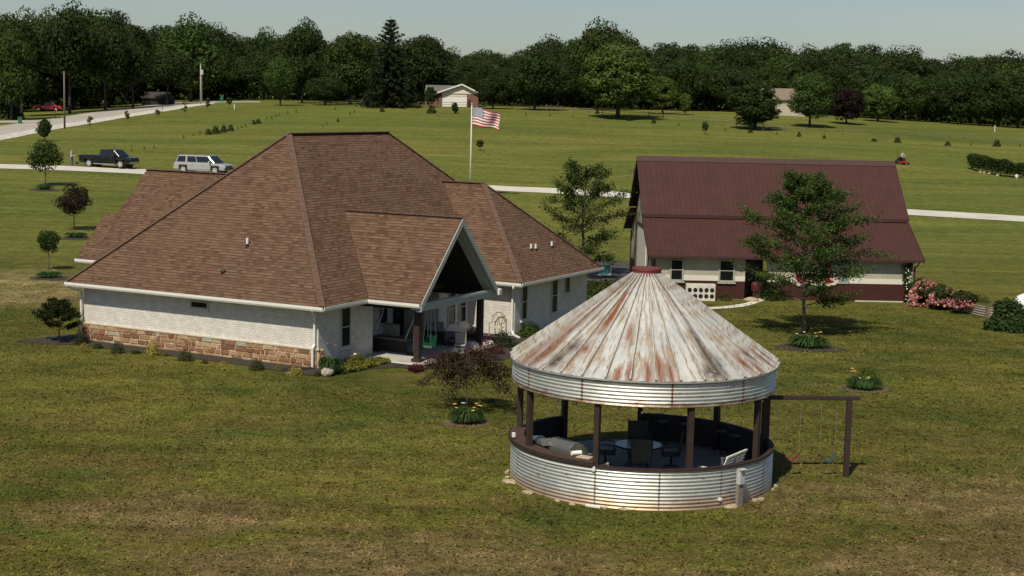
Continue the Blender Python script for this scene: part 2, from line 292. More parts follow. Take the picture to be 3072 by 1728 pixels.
# ---------------------------------------------------------------- mesh helpers
def rotz(a): return Matrix.Rotation(a,4,'Z')
class MB:
    def __init__(s): s.v=[]; s.f=[]; s.mi=[]; s.m=0
    def add(s,vs,fs):
        o=len(s.v); s.v+= [tuple(p) for p in vs]; s.f+=[tuple(i+o for i in f) for f in fs]; s.mi+=[s.m]*len(fs); return s
    def poly(s,*p): return s.add(p,[tuple(range(len(p)))])
    def box(s,c,d,M=None):
        x,y,z=d[0]/2,d[1]/2,d[2]/2
        vs=[Vector((a*x,b*y,e*z)) for a in(-1,1) for b in(-1,1) for e in(-1,1)]
        if M is not None: vs=[M@p for p in vs]
        c=Vector(c); vs=[p+c for p in vs]
        return s.add(vs,[(0,1,3,2),(4,6,7,5),(0,4,5,1),(2,3,7,6),(0,2,6,4),(1,5,7,3)])
    def b2(s,x0,x1,y0,y1,z0,z1): return s.box(((x0+x1)/2,(y0+y1)/2,(z0+z1)/2),(abs(x1-x0),abs(y1-y0),abs(z1-z0)))
    def bar(s,p,q,w,h=None,upv=(0,0,1)):
        p=Vector(p);q=Vector(q);h=h or w; d=(q-p); L=d.length; d.normalize(); u=Vector(upv)
        if abs(d.dot(u))>.98: u=Vector((1,0,0))
        a=d.cross(u).normalized(); b=a.cross(d)
        vs=[]
        for e in(p,q):
            for i,j in((-1,-1),(1,-1),(1,1),(-1,1)): vs.append(e+a*(w/2*i)+b*(h/2*j))
        return s.add(vs,[(0,1,2,3),(7,6,5,4),(0,4,5,1),(1,5,6,2),(2,6,7,3),(3,7,4,0)])
    def tube(s,pts,rs,n=8,cap=True):
        pts=[Vector(p) for p in pts]; 
        if not hasattr(rs,'__len__'): rs=[rs]*len(pts)
        o=len(s.v); prev=None
        for i,p in enumerate(pts):
            d=(pts[min(i+1,len(pts)-1)]-pts[max(i-1,0)]).normalized()
            if prev is None:
                u=Vector((0,0,1)) if abs(d.z)<.9 else Vector((1,0,0)); a=d.cross(u).normalized()
            else:
                a=(prev-d*prev.dot(d)).normalized()
            prev=a; b=d.cross(a)
            for k in range(n):
                t=2*PI*k/n; s.v.append(tuple(p+a*(cos(t)*rs[i])+b*(sin(t)*rs[i])))
        for i in range(len(pts)-1):
            for k in range(n):
                s.f.append((o+i*n+k,o+i*n+(k+1)%n,o+(i+1)*n+(k+1)%n,o+(i+1)*n+k)); s.mi.append(s.m)
        if cap:
            s.f.append(tuple(o+k for k in range(n))[::-1]); s.f.append(tuple(o+(len(pts)-1)*n+k for k in range(n))); s.mi+=[s.m]*2
        return s
    def cyl(s,c,r,z0,z1,n=24,r1=None): return s.tube([(c[0],c[1],z0),(c[0],c[1],z1)],[r,r if r1 is None else r1],n)
    def lathe(s,prof,a0=0,a1=360,n=64,closed=None):
        full=abs(a1-a0)>=360; k=n if full else n+1; o=len(s.v)
        for i in range(k):
            t=R_(a0+(a1-a0)*i/n)
            for r,z in prof: s.v.append((r*cos(t),r*sin(t),z))
        p=len(prof)
        for i in range(n):
            j=(i+1)%k
            for q in range(p-1): s.f.append((o+i*p+q,o+j*p+q,o+j*p+q+1,o+i*p+q+1)); s.mi.append(s.m)
        return s
    def prism(s,pl,axis,t0,t1):
        """closed outline in a plane, extruded along axis (0,1,2)"""
        def mk(a,b,t):
            return {0:(t,a,b),1:(a,t,b),2:(a,b,t)}[axis]
        n=len(pl); vs=[mk(a,b,t0) for a,b in pl]+[mk(a,b,t1) for a,b in pl]
        return s.add(vs,[tuple(range(n))[::-1],tuple(range(n,2*n))]+[(i,(i+1)%n,n+(i+1)%n,n+i) for i in range(n)])
    def slab(s,pts,t):
        """planar polygon thickened downward along its normal"""
        P=[Vector(p) for p in pts]; nrm=Vector((0,0,0))
        for i in range(len(P)): nrm+=P[i].cross(P[(i+1)%len(P)])
        nrm.normalize()
        if nrm.z<0: P=P[::-1]; nrm=-nrm
        n=len(P); vs=P+[p-Vector((0,0,t)) for p in P]
        return s.add(vs,[tuple(range(n)),tuple(range(n,2*n))[::-1]]+[(i,n+i,n+(i+1)%n,(i+1)%n) for i in range(n)])
    def blob(s,c,r,n=2,jit=.15,seed=0):
        bm=bmesh.new(); bmesh.ops.create_icosphere(bm,subdivisions=n,radius=1); rg=random.Random(seed)
        ph=[rg.uniform(0,6) for _ in range(6)]
        vs=[]
        for q in bm.verts:
            k=1+jit*(sin(q.co.x*3+ph[0])+sin(q.co.y*4+ph[1])+sin(q.co.z*3.5+ph[2]))/2
            vs.append((c[0]+q.co.x*r[0]*k,c[1]+q.co.y*r[1]*k,c[2]+q.co.z*r[2]*k))
        fs=[tuple(x.index for x in f.verts) for f in bm.faces]; bm.free(); return s.add(vs,fs)
    def build(s,name,mats,parent=None,smooth=False,loc=None,rot=None,bevel=0,uv=True,wind=True):
        me=bpy.data.meshes.new(name); me.from_pydata(s.v,[],s.f)
        if not isinstance(mats,(list,tuple)): mats=[mats]
        for q in mats: me.materials.append(q)
        me.polygons.foreach_set('material_index',s.mi)
        me.update()
        if wind and len(s.f)<6000:
            bm=bmesh.new(); bm.from_mesh(me); bmesh.ops.recalc_face_normals(bm,faces=bm.faces); bm.to_mesh(me); bm.free()
        if uv: autouv(me)
        if smooth: me.polygons.foreach_set('use_smooth',[True]*len(me.polygons))
        o=bpy.data.objects.new(name,me); C.objects.link(o)
        if parent: o.parent=parent
        if loc is not None: o.location=loc
        if rot is not None: o.rotation_euler=(0,0,rot)
        if bevel:
            b=o.modifiers.new('b','BEVEL'); b.width=bevel; b.segments=2; b.limit_method='ANGLE'
        return o
def autouv(me):
    n=len(me.loops)
    if n==0: return
    uvl=me.uv_layers.new(name='UVMap'); uv=np.zeros((n,2))
    co=np.zeros(len(me.vertices)*3); me.vertices.foreach_get('co',co); co=co.reshape(-1,3)
    for p in me.polygons:
        N=p.normal
        if abs(N.z)>.98: u=Vector((1,0,0)); v=Vector((0,1,0))
        else: u=Vector((-N.y,N.x,0)).normalized(); v=N.cross(u)
        if v.z<0: v=-v
        for li in p.loop_indices:
            c=co[me.loops[li].vertex_index]; uv[li]=(c[0]*u[0]+c[1]*u[1]+c[2]*u[2],c[0]*v[0]+c[1]*v[1]+c[2]*v[2])
    uvl.data.foreach_set('uv',uv.ravel())
def tag(o,label=None,cat=None,group=None,kind=None):
    if label: o['label']=label
    if cat: o['category']=cat
    if group: o['group']=group
    if kind: o['kind']=kind
    return o
def thing(name,label,cat,loc=(0,0,0),rz=0,group=None):
    o=bpy.data.objects.new(name,None); C.objects.link(o); o.location=loc; o.rotation_euler=(0,0,rz); o.empty_display_size=.3
    return tag(o,label,cat,group)
def dup(root,loc=None,rz=None,label=None,group=None,scale=None,mat=None):
    def cp(o,par):
        c=o.copy(); C.objects.link(c)
        if par: c.parent=par
        for ch in kids.get(o.name,[]): cp(ch,c)
        return c
    kids={}
    for o in list(C.objects):
        if o.parent: kids.setdefault(o.parent.name,[]).append(o)
    r=cp(root,None)
    if loc is not None: r.location=loc
    if rz is not None: r.rotation_euler=(0,0,rz)
    if scale: r.scale=scale
    if label: r['label']=label
    if group: r['group']=group
    return r
def struct(o): o['kind']='structure'; return o
# ---------------------------------------------------------------- ground sheets
vs=[(x,y,GZ[j,i]) for j,y in enumerate(GY) for i,x in enumerate(GX)]; nx=len(GX); fs=[]
for j in range(len(GY)-1):
    for i in range(nx-1):
        a=j*nx+i; fs+=[(a,a+1,a+nx+1),(a,a+nx+1,a+nx)]
g=MB(); g.add(vs,fs); struct(g.build('ground',MG,uv=False,wind=False,smooth=True))
def resample(pts,step):
    out=[Vector(pts[0])]
    for a,b in zip(pts[:-1],pts[1:]):
        a=Vector(a);b=Vector(b);n=max(1,int((b-a).length/step))
        for k in range(1,n+1): out.append(a.lerp(b,k/n))
    return out
def smooth_line(P,it=2):
    for _ in range(it):
        Q=[P[0]]
        for a,b in zip(P[:-1],P[1:]): Q+=[a.lerp(b,.25),a.lerp(b,.75)]
        P=Q+[P[-1]]
    return P
def strip(name,A,B,mat,lift,nw=5,jit=0,step=1.2):
    """sheet between two edge lines, draped on the ground"""
    rg=random.Random(3)
    A=[Vector((p[0],p[1],0)) for p in A];B=[Vector((p[0],p[1],0)) for p in B]
    L=sum((b-a).length for a,b in zip(A[:-1],A[1:])); n=max(2,int(L/step))
    def param(P):
        d=[0]
        for a,b in zip(P[:-1],P[1:]): d.append(d[-1]+(b-a).length)
        out=[]
        for k in range(n+1):
            t=d[-1]*k/n
            for i in range(len(P)-1):
                if t<=d[i+1]+1e-6: break
            out.append(P[i].lerp(P[i+1],(t-d[i])/max(1e-6,d[i+1]-d[i])))
        return out
    a=param(A);b=param(B); vs=[]
    for p,q in zip(a,b):
        dd=(q-p).normalized(); p=p-dd*rg.uniform(0,jit); q=q+dd*rg.uniform(0,jit)
        for k in range(nw):
            r=p.lerp(q,k/(nw-1)); vs.append((r.x,r.y,gz(r.x,r.y)+lift))
    fs=[(i*nw+k,i*nw+k+1,(i+1)*nw+k+1,(i+1)*nw+k) for i in range(n) for k in range(nw-1)]
    m=MB(); m.add(vs,fs); return struct(m.build(name,mat,wind=False))
def wid(P,w):
    L=[];Rr=[]
    for i,p in enumerate(P):
        d=(P[min(i+1,len(P)-1)]-P[max(i-1,0)]); d.z=0; d.normalize(); n=Vector((-d.y,d.x,0)); L.append(p+n*w/2); Rr.append(p-n*w/2)
    return L,Rr
dp=[at(*q) for q in ((-60,499),(0,499),(200,505),(430,515),(700,530),(1100,549),(1500,563),(1900,587),(2300,612),(2710,636),(3072,657),(3200,666))]
dp=smooth_line(dp,2); L,Rr=wid(dp,5.6); strip('driveway',L,Rr,DRV,.03,5,.12)
# public road and gravel shoulder, from its two edges
top=[(-60,381),(0,378.5),(101,362),(298,334),(447,316),(566,304),(650,302.5)]; bot=[(-60,412),(0,407),(190,372),(372,344),(506,325),(590,312),(650,309)]; shd=[(-60,430),(0,422),(190,384),(372,353.5),(506,333),(586,319.5),(640,312)]
strip('road',[at(*q) for q in top],[at(*q) for q in bot],ROAD,.035,7,.15,2)
strip('gravel_shoulder',[at(*q) for q in bot],[at(*q) for q in shd],GRAV,.05,4,.5,1.5)
strip('road_branch',[at(*q) for q in ((640,302.5),(700,304),(780,304.5))],[at(*q) for q in ((640,308),(700,308),(780,308))],ROAD,.04,4,.1,2)
strip('near_driveway',[at(*q) for q in ((-40,364),(60,362),(120,361))],[at(*q) for q in ((-40,369),(60,369),(110,369))],ROAD,.06,4,.1,2)
strip('garage_apron',[at(*q) for q in ((1300,300.5),(1440,301.5))],[at(*q) for q in ((1250,309),(1460,309.5))],DRV,.05,5,.3,2)
strip('path',smooth_line([at(*q) for q in ((2095,925),(2197,918),(2245,909),(2275,896),(2290,893))]),smooth_line([at(*q) for q in ((2110,929),(2200,925),(2252,917),(2285,903),(2310,899))]),BWHITE,.02,4,.05,.5)
strip('parking_pad',[at(*q) for q in ((1755,846),(1950,852))],[at(*q) for q in ((1755,784),(1890,788))],ASPH,.015,6,.2,1)
# ================================================================ house
def roofmesh(faces,t=.12):
    """faces share corner coordinates; top sheet + underside + rim"""
    m=MB(); idx={}; V=[]; F=[]
    for f in faces:
        q=[]
        for p in f:
            k=tuple(round(c,3) for c in p)
            if k not in idx: idx[k]=len(V); V.append(p)
            q.append(idx[k])
        F.append(q)
    n=len(V); E={}
    for q in F:
        for a,b in zip(q,q[1:]+q[:1]): E.setdefault(tuple(sorted((a,b))),[]).append((a,b))
    m.add(V+[(p[0],p[1],p[2]-t) for p in V],[tuple(q) for q in F]+[tuple(i+n for i in q[::-1]) for q in F]+[(b,a,a+n,b+n) for e in E.values() if len(e)==1 for a,b in e])
    return m
HX,HY,HROT=-7.41,59.18,-.4851
house=thing('brick_house','large white brick house with brown shingled hip roofs and a gabled back porch','house',(HX,HY,0),HROT)
HM=Matrix.Translation((HX,HY,0))@rotz(HROT); HMi=HM.inverted()
def hhit(M_i,px,py,p0,nrm):
    o=M_i@Vector((0,0,HC)); d=(M_i.to_3x3())@Vector(ray(px,py)); p0=Vector(p0);nrm=Vector(nrm)
    return o+d*((p0-o).dot(nrm)/d.dot(nrm))
EZ=2.48; xl,xr,yf,yb=-12.43,.5,-.5,20.8; P1=(-5.97,6.2,8.78); P2=(-5.97,14.1,8.78)
A,B,Cc,D=(xl,yf,EZ),(xr,yf,EZ),(xr,yb,EZ),(xl,yb,EZ)
mr=roofmesh([(A,B,P1),(B,Cc,P2,P1),(Cc,D,P2),(D,A,P1,P2)]).build('main_roof',SH,house)
def capline(name,p,q,par,w=.26,mat=SHC):
    p=Vector(p);q=Vector(q); L=(q-p).length; n=max(2,int(L/.32)); m=MB(); d=(q-p)/n; rg=random.Random(int(L*10))
    for i in range(n):
        a=p+d*i; b=p+d*(i+1.12); h=.02+.008*rg.random(); m.bar(a+Vector((0,0,h)),b+Vector((0,0,h-.012)),w,.035)
    return m.build(name,mat,par)
for p,q in ((A,P1),(B,P1),(P1,P2),(P2,Cc),(P2,D)): capline('ridge_cap',p,q,mr)
PRZ,PRY=5.67,5.78
pr=roofmesh([((.6,2.62,EZ),(3.0,2.62,EZ),(3.0,PRY,PRZ),(-2.75,PRY,PRZ)),((3.0,8.94,EZ),(.6,8.94,EZ),(-2.75,PRY,PRZ),(3.0,PRY,PRZ))]).build('porch_roof',SH,house)
capline('ridge_cap',(-2.7,PRY,PRZ),(2.98,PRY,PRZ),pr,.2)
WA=(-1.42,15.45,6.51)
wr=roofmesh([((.6,11.2,EZ),(2.87,11.2,EZ),WA,(-3.6,15.45,6.51)),((2.87,11.2,EZ),(2.87,19.7,EZ),WA),((2.87,19.7,EZ),(.6,19.7,EZ),(-3.6,15.45,6.51),WA)]).build('wing_roof',SH,house)
for p,q in (((2.87,11.2,EZ),WA),((2.87,19.7,EZ),WA),(WA,(-3.6,15.45,6.51))): capline('ridge_cap',p,q,wr)
gr=roofmesh([((-17.9,6.5,EZ),(-11.6,6.5,EZ),(-7.9,10.8,6.6),(-17.9,10.8,6.6)),((-17.9,15.1,EZ),(-17.9,10.8,6.6),(-7.9,10.8,6.6),(-11.6,15.1,EZ))]).build('garage_roof',SH,house)
capline('ridge_cap',(-17.9,10.8,6.6),(-8.2,10.8,6.6),gr)
gr2=roofmesh([((-18.55,6.48,EZ),(-17.6,6.48,EZ),(-17.6,8.6,4.53),(-18.55,8.6,4.53)),((-18.55,10.7,EZ),(-18.55,8.6,4.53),(-17.6,8.6,4.53),(-17.6,10.7,EZ))]).build('lower_garage_roof',SH,house)
# walls
fp=[(-11.93,0),(0,0),(0,3.83),(-1.8,3.83),(-1.8,9.1),(0,9.1),(0,11.7),(2.37,11.7),(2.37,19.2),(0,19.2),(0,20.3),(-11.93,20.3),(-11.93,14.6),(-17.5,14.6),(-17.5,7.0),(-11.93,7.0)]
m=MB(); n=len(fp)
for i in range(n):
    a,b=fp[i],fp[(i+1)%n]; m.poly((a[0],a[1],-.4),(b[0],b[1],-.4),(b[0],b[1],EZ-.14),(a[0],a[1],EZ-.14))
walls=m.build('wall',WB,house,wind=False)
# soffits close the eaves
m=MB()
for x0,x1,y0,y1 in ((xl,xr,yf,0),(0,xr,0,2.7),(0,xr,8.9,11.3),(xl,-11.93,0,6.5),(0,2.87,11.2,11.7),(2.37,2.87,11.7,19.7),(0,2.37,19.2,19.7),(-18.5,-11.93,6.5,7.0)):
    m.b2(x0+.02,x1-.02,y0+.02,y1-.0,EZ-.17,EZ-.14)
m.build('soffit',SOFF,house)
# gable ends of the garage
m=MB(); m.prism([(7.0,EZ-.2),(14.6,EZ-.2),(10.8,6.25)],0,-17.5,-17.42); m.build('gable_wall',CREAM,house)
def gutter(p,q,out,par=house):
    p=Vector(p);q=Vector(q);o=Vector(out)
    m=MB(); d=(q-p).normalized(); pr_=[(0,-.17),(.10,-.17),(.13,-.10),(.13,.0),(.10,.0),(.10,-.12),(0,-.12)]
    n=len(pr_); vs=[e+o*a+Vector((0,0,b)) for e in (p,q) for a,b in pr_]
    m.add(vs,[tuple(range(n))[::-1],tuple(range(n,2*n))]+[(i,(i+1)%n,n+(i+1)%n,n+i) for i in range(n)]); return m.build('gutter',TRIM,par)
gutter((xl,yf,EZ),(xr+.12,yf,EZ),(0,-1,0)); gutter((xr,yf,EZ),(xr,2.62,EZ),(1,0,0)); gutter((.62,2.62,EZ),(3.0,2.62,EZ),(0,-1,0))
gutter((2.87,11.2,EZ),(2.87,19.8,EZ),(1,0,0)); gutter((.6,11.2,EZ),(2.99,11.2,EZ),(0,-1,0)); gutter((-18.5,6.48,EZ),(-12.4,6.48,EZ),(0,-1,0)); gutter((3.0,8.94,EZ),(.62,8.94,EZ),(0,1,0))
def downspout(pts,name='downspout'):
    m=MB()
    for a,b in zip(pts[:-1],pts[1:]): m.bar(a,b,.10,.08)
    return m.build(name,TRIM,house,bevel=.01)
downspout([(-12.3,-.58,EZ-.14),(-12.3,-.5,EZ-.24),(-11.98,-.1,EZ-.42),(-11.98,-.1,.95),(-11.98,-.22,.8),(-11.98,-.22,-.02)])
downspout([(.1,-.58,EZ-.14),(.1,-.5,EZ-.24),(-.1,-.1,EZ-.42),(-.1,-.1,.95),(-.1,-.22,.8),(-.1,-.22,.0)])
downspout([(2.6,11.1,EZ-.14),(2.6,11.1,EZ-.24),(2.3,11.62,EZ-.42),(2.3,11.62,.25),(2.45,11.45,.12),(2.95,11.1,.08)])
m=MB(); m.tube([(-11.98,-.25,.05),(-12.1,-.5,-.0),(-12.9,-1.0,.02),(-13.6,-1.5,.02)],.06,10); m.build('drain_hose',BLK,house)
m=MB(); m.tube([(-.1,-.22,.02),(-.15,-.5,-.0),(-.45,-.95,.05),(-.75,-1.25,.05)],[.07,.08,.09,.08],10); m.build('drain_hose',BLK,house)
# ledge stone skirt
m=MB(); rg=random.Random(5)
hs=[.19,.20,.21,.25]; 
def stones(m,x0,x1,ax,base,rg):
    z=-.14
    for r,h in enumerate(hs[::-1]):
        x=x0-rg.uniform(0,.2)
        while x<x1:
            wd=rg.choice([.2,.28,.33,.4,.46,.55]); a=max(x,x0)+.019; b=min(x+wd,x1)-.019
            if b-a>.05:
                parts=[(z+.018,z+h-.018)]
                if rg.random()<.12 and h>.2: parts=[(z+.013,z+h*.5-.01),(z+h*.5+.01,z+h-.013)]
                for z0,z1 in parts:
                    pj=rg.uniform(.02,.05); j=lambda k=.012: rg.uniform(-k,k)
                    q=[(a+j(),z0+j()),(b+j(),z0+j()),(b+j(),z1+j()),(a+j(),z1+j())]
                    cx=(a+b)/2; cz=(z0+z1)/2
                    o=len(m.v)
                    if ax==0: f0=lambda p,d:(p[0],base-d,p[1])
                    else: f0=lambda p,d:(base+d,p[0],p[1])
                    ins=[(cx+(p[0]-cx)*.86,cz+(p[1]-cz)*.84) for p in q]
                    m.add([f0(p,0) for p in q]+[f0(p,pj*.6) for p in q]+[f0(p,pj) for p in ins],
                      [(0,1,5,4),(1,2,6,5),(2,3,7,6),(3,0,4,7),(4,5,9,8),(5,6,10,9),(6,7,11,10),(7,4,8,11),(8,9,10,11)])
            x+=wd
        z+=h
stones(m,-11.98,.03,0,-.075,rg); stones(m,-.05,.28,1,.075,rg)
sb=MB(); sb.b2(-11.97,.06,-.07,.0,-.4,.715); sb.b2(0,.07,-.06,.28,-.4,.713); base=sb.build('stone_skirt',MORT,house)
m.build('ledge_stones',STONE,base)
m=MB(); m.b2(-11.99,.10,-.12,-.005,.718,.76); m.build('stone_cap',plain('cap_stone',(.5,.45,.36),.8,var=.1),base)
m=MB(); m.b2(-11.94,.0,-.012,0,EZ-.36,EZ-.15); 
def window(name,par,ax,base,a0,a1,z0,z1,out=1,frame=TRIMG,fw_=.06,bars=1,sill=WB,glass=GLS,deep=.05):
    """window in a wall: ax 0 = wall across x (faces -y), ax 1 = wall across y (faces +x)"""
    def B(m,u0,u1,d0,d1,w0,w1):
        if ax==0: m.b2(u0,u1,base-d1*out,base-d0*out,w0,w1)
        else: m.b2(base+d0*out,base+d1*out,u0,u1,w0,w1)
    w=MB(); B(w,a0,a0+fw_,.005,deep,z0,z1); B(w,a1-fw_,a1,.005,deep,z0,z1); B(w,a0+fw_,a1-fw_,.005,deep,z1-fw_,z1); B(w,a0+fw_,a1-fw_,.005,deep,z0,z0+fw_)
    for k in range(bars):
        zz=z0+(z1-z0)*(k+1)/(bars+1); B(w,a0+fw_,a1-fw_,.008,deep-.008,zz-.02,zz+.02)
    o=w.build(name,frame,par); gm=MB(); B(gm,a0+fw_*.9,a1-fw_*.9,.012,.022,z0+fw_*.9,z1-fw_*.9); gm.build('pane',glass,o)
    if sill is not None:
        s=MB(); B(s,a0-.06,a1+.06,.0,deep+.05,z0-.09,z0-.004); s.build('sill',sill,o)
    return o
window('window',house,0,0,-6.24,-5.33,1.84,2.16,bars=0)
window('window',house,1,0,1.49,2.18,.60,2.21)
window('window',house,1,2.37,12.3,12.86,.66,2.28); window('window',house,1,2.37,15.3,15.94,.63,2.28); window('window',house,1,2.37,16.68,17.24,1.42,2.27,bars=0)
window('window',house,1,2.37,18.35,18.6,.35,.75,bars=0)
window('window',house,1,0,9.85,10.5,.5,1.95,fw_=.05); window('window',house,1,0,10.8,11.45,.5,1.95,fw_=.05)
window('window',house,1,-1.8,7.1,7.75,.7,2.1)
# brick sill under the bay, porch
m=MB(); m.b2(0,.12,9.5,11.69,-.1,.42); m.build('window_ledge',WB,house)
m=MB(); m.b2(-1.76,-1.70,8.2,8.98,.06,2.15); dr=m.build('door',BLKM,house); m=MB(); m.tube([(-1.66,8.3,1.05),(-1.62,8.3,1.05),(-1.62,8.42,1.05)],.018,6); m.build('handle',TRIMG,dr)
m=MB(); m.b2(-1.8,2.84,2.92,9.05,-.3,.06); m.build('porch_floor',CONC,house)
m=MB(); m.b2(.05,2.98,2.72,2.92,-.3,.035); m.b2(2.84,3.0,2.92,9.1,-.3,.03); m.build('porch_step',DRV,house,bevel=.015)
for y in (3.25,8.3):
    m=MB(); m.b2(2.38,2.62,y-.12,y+.12,.06,2.2); o=m.build('porch_post',BRN,house,bevel=.01)
    m=MB(); m.b2(2.31,2.69,y-.19,y+.19,.06,.2); m.build('post_base',BRN,o,bevel=.01)
m=MB(); m.b2(2.72,2.80,2.72,8.84,2.12,2.33); m.b2(2.62,2.86,2.66,8.9,2.332,2.44); m.build('porch_beam',TRIMG,house)
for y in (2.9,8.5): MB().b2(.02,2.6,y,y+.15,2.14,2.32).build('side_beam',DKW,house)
for s in (-1,1):
    y0=PRY+s*3.16; m=MB(); N_=Vector((0,s*3.19,3.16)).normalized()
    vs=[(2.9+dx,PRY,PRZ-.02-dz) for dx in(0,.13) for dz in(0,.3)]+[(2.9+dx,y0,EZ-.02-dz) for dx in(0,.13) for dz in(0,.3)]
    m.add(vs,[(0,2,3,1),(4,5,7,6),(0,4,6,2),(1,3,7,5),(0,1,5,4),(2,6,7,3)]); m.build('rake_board',TRIMG,house)
    m=MB(); vs=[(2.45,PRY,PRZ-.36),(2.9,PRY,PRZ-.36),(2.9,y0-s*.1,EZ-.26),(2.45,y0-s*.1,EZ-.26)]; m.slab(vs,.03); m.build('rake_soffit',TRIMG,house)
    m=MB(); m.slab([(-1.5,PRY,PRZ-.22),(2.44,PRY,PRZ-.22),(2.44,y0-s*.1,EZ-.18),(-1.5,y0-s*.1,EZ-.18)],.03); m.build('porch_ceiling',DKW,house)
m=MB(); m.b2(2.86,3.1,8.86,9.12,2.2,2.46); m.build('gutter_end',TRIM,house,bevel=.02)
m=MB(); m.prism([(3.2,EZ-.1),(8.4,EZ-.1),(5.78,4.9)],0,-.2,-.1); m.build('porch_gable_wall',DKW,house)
m=MB(); m.blob((1.6,4.6,3.35),(.09,.09,.05)); m.build('ceiling_light',TRIMG,house,smooth=True)
# roof vents
nf=Vector((0,-.94,1)); nw=Vector((.94,0,1))
for k,(x,y) in enumerate(((742,738),)):
    p=hhit(HMi,x,y,A,nf); m=MB(); m.cyl((p.x,p.y),.055,p.z-.1,p.z+.33,12); o=m.build('vent_pipe',TRIM,house); m=MB(); m.cyl((p.x,p.y),.085,p.z-.1,p.z+.09,12,.06); m.build('flashing',BLK,o)
for x,y in ((1593,749),(1607,749),(1655,741)):
    p=hhit(HMi,x,y,(2.87,15,EZ),nw); m=MB(); m.cyl((p.x,p.y),.05,p.z-.1,p.z+.27,12); o=m.build('vent_pipe',TRIM,house); m=MB(); m.cyl((p.x,p.y),.08,p.z-.12,p.z+.06,12,.055); m.build('flashing',BLK,o)
p=hhit(HMi,670,816,A,nf); m=MB(); m.blob((p.x,p.y,p.z+.02),(.11,.11,.10)); m.build('black_vent',BLK,house,smooth=True)
def H(a,b,z=0): return HM@Vector((a,b,z))
# ================================================================ grain bin pavilion
GXc,GYc=3.74,43.0
gz_=thing('grain_bin_pavilion','round pavilion made from a rusty corrugated grain bin with a ribbed cone roof','pavilion',(GXc,GYc,0))
RR=3.66
def corr(m,R0,z0,z1,a0,a1,n,pitch=.096,amp=.02,seam=None):
    k=max(4,int((z1-z0)/pitch*8)); prof=[(R0+amp*sin(2*PI*(z-z0)/pitch),z) for z in [z0+(z1-z0)*i/k for i in range(k+1)]]
    m.lathe(prof,a0,a1,n); return m
def uvcyl(o,R0,z0):
    me=o.data; uv=me.uv_layers[0].data
    for p in me.polygons:
        am=math.atan2(p.center.y,p.center.x)
        for li in p.loop_indices:
            c=me.vertices[me.loops[li].vertex_index].co; t=math.atan2(c.y,c.x)
            if t-am>PI: t-=2*PI
            if am-t>PI: t+=2*PI
            uv[li].uv=(t*R0,c.z-z0)
def shell(name,R0,z0,z1,a0,a1,mat,inner,n):
    m=MB(); corr(m,R0,z0,z1,a0,a1,n); o=m.build(name,mat,gz_,smooth=True,wind=False); uvcyl(o,R0,z0)
    return o
DOOR=(86,126)
lw=shell('bin_wall',RR,-.12,1.03,DOOR[1],DOOR[0]+360,GW,None,150)
ub=shell('upper_band',RR,2.70,3.40,0,360,GB,None,180)
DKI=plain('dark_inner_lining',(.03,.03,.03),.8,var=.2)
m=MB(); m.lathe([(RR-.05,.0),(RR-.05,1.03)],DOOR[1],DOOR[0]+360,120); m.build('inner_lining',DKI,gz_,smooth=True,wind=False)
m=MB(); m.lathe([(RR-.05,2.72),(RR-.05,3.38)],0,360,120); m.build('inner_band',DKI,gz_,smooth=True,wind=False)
def ringbox(m,r0,r1,z0,z1,a0,a1,n):
    full=abs(a1-a0)>=360
    m.lathe([(r0,z0),(r1,z0),(r1,z1),(r0,z1),(r0,z0)],a0,a1,n)
    if not full:
        for a in(a0,a1):
            t=R_(a); m.poly(*[(r*cos(t),r*sin(t),z) for r,z in((r0,z0),(r1,z0),(r1,z1),(r0,z1))])
m=MB(); ringbox(m,3.56,3.70,1.03,1.09,246,446,110); m.build('rim_rail',BRN,gz_)
m=MB(); ringbox(m,3.56,3.70,1.03,1.09,126,166,24); m.build('rim_rail',BRN,gz_)
m=MB(); ringbox(m,3.30,3.71,1.11,1.17,166,245.5,50); ringbox(m,3.66,3.725,1.03,1.108,166,245.5,50); ct=m.build('counter_top',BRN2,gz_)
m=MB(); ringbox(m,3.728,3.745,1.06,1.165,166,246,50); m.build('counter_edge',BRN,ct)
m=MB(); ringbox(m,3.675,3.70,.95,1.035,166,246.5,50); m.build('counter_flashing',TRIM,ct)
SEAM=plain('seam_steel',(.22,.19,.16),.6,var=.35,sc=14); SEAMR=plain('rusty_seam',(.19,.10,.06),.7,var=.4,sc=14)
for a,lo in ((198,-.1),(246.5,.3),(273,.25),(300.5,.25),(330,.25)): # lapped sheet seams
    m=MB(); corr(m,RR+.004,-.12,1.0,a-.35,a+.35,1); ob=m.build('seam',SEAM,gz_,smooth=True,wind=False)
for a in (208,239.5,277,311,343,17):
    m=MB(); corr(m,RR+.004,2.70,3.38,a-.4,a+.4,1); m.build('seam',SEAMR,gz_,smooth=True,wind=False)
for k in range(9):
    t=R_(6+40*k); m=MB(); m.box((3.53*cos(t),3.53*sin(t),1.6),(.15,.15,2.9),rotz(t)); m.build('post',BRN,gz_,bevel=.008)
m=MB(); m.cyl((0,0),3.6,-.1,.26,96); m.build('concrete_floor',plain('grey_pavilion_floor',(.26,.25,.23),.85,var=.2,sc=1.5),gz_)
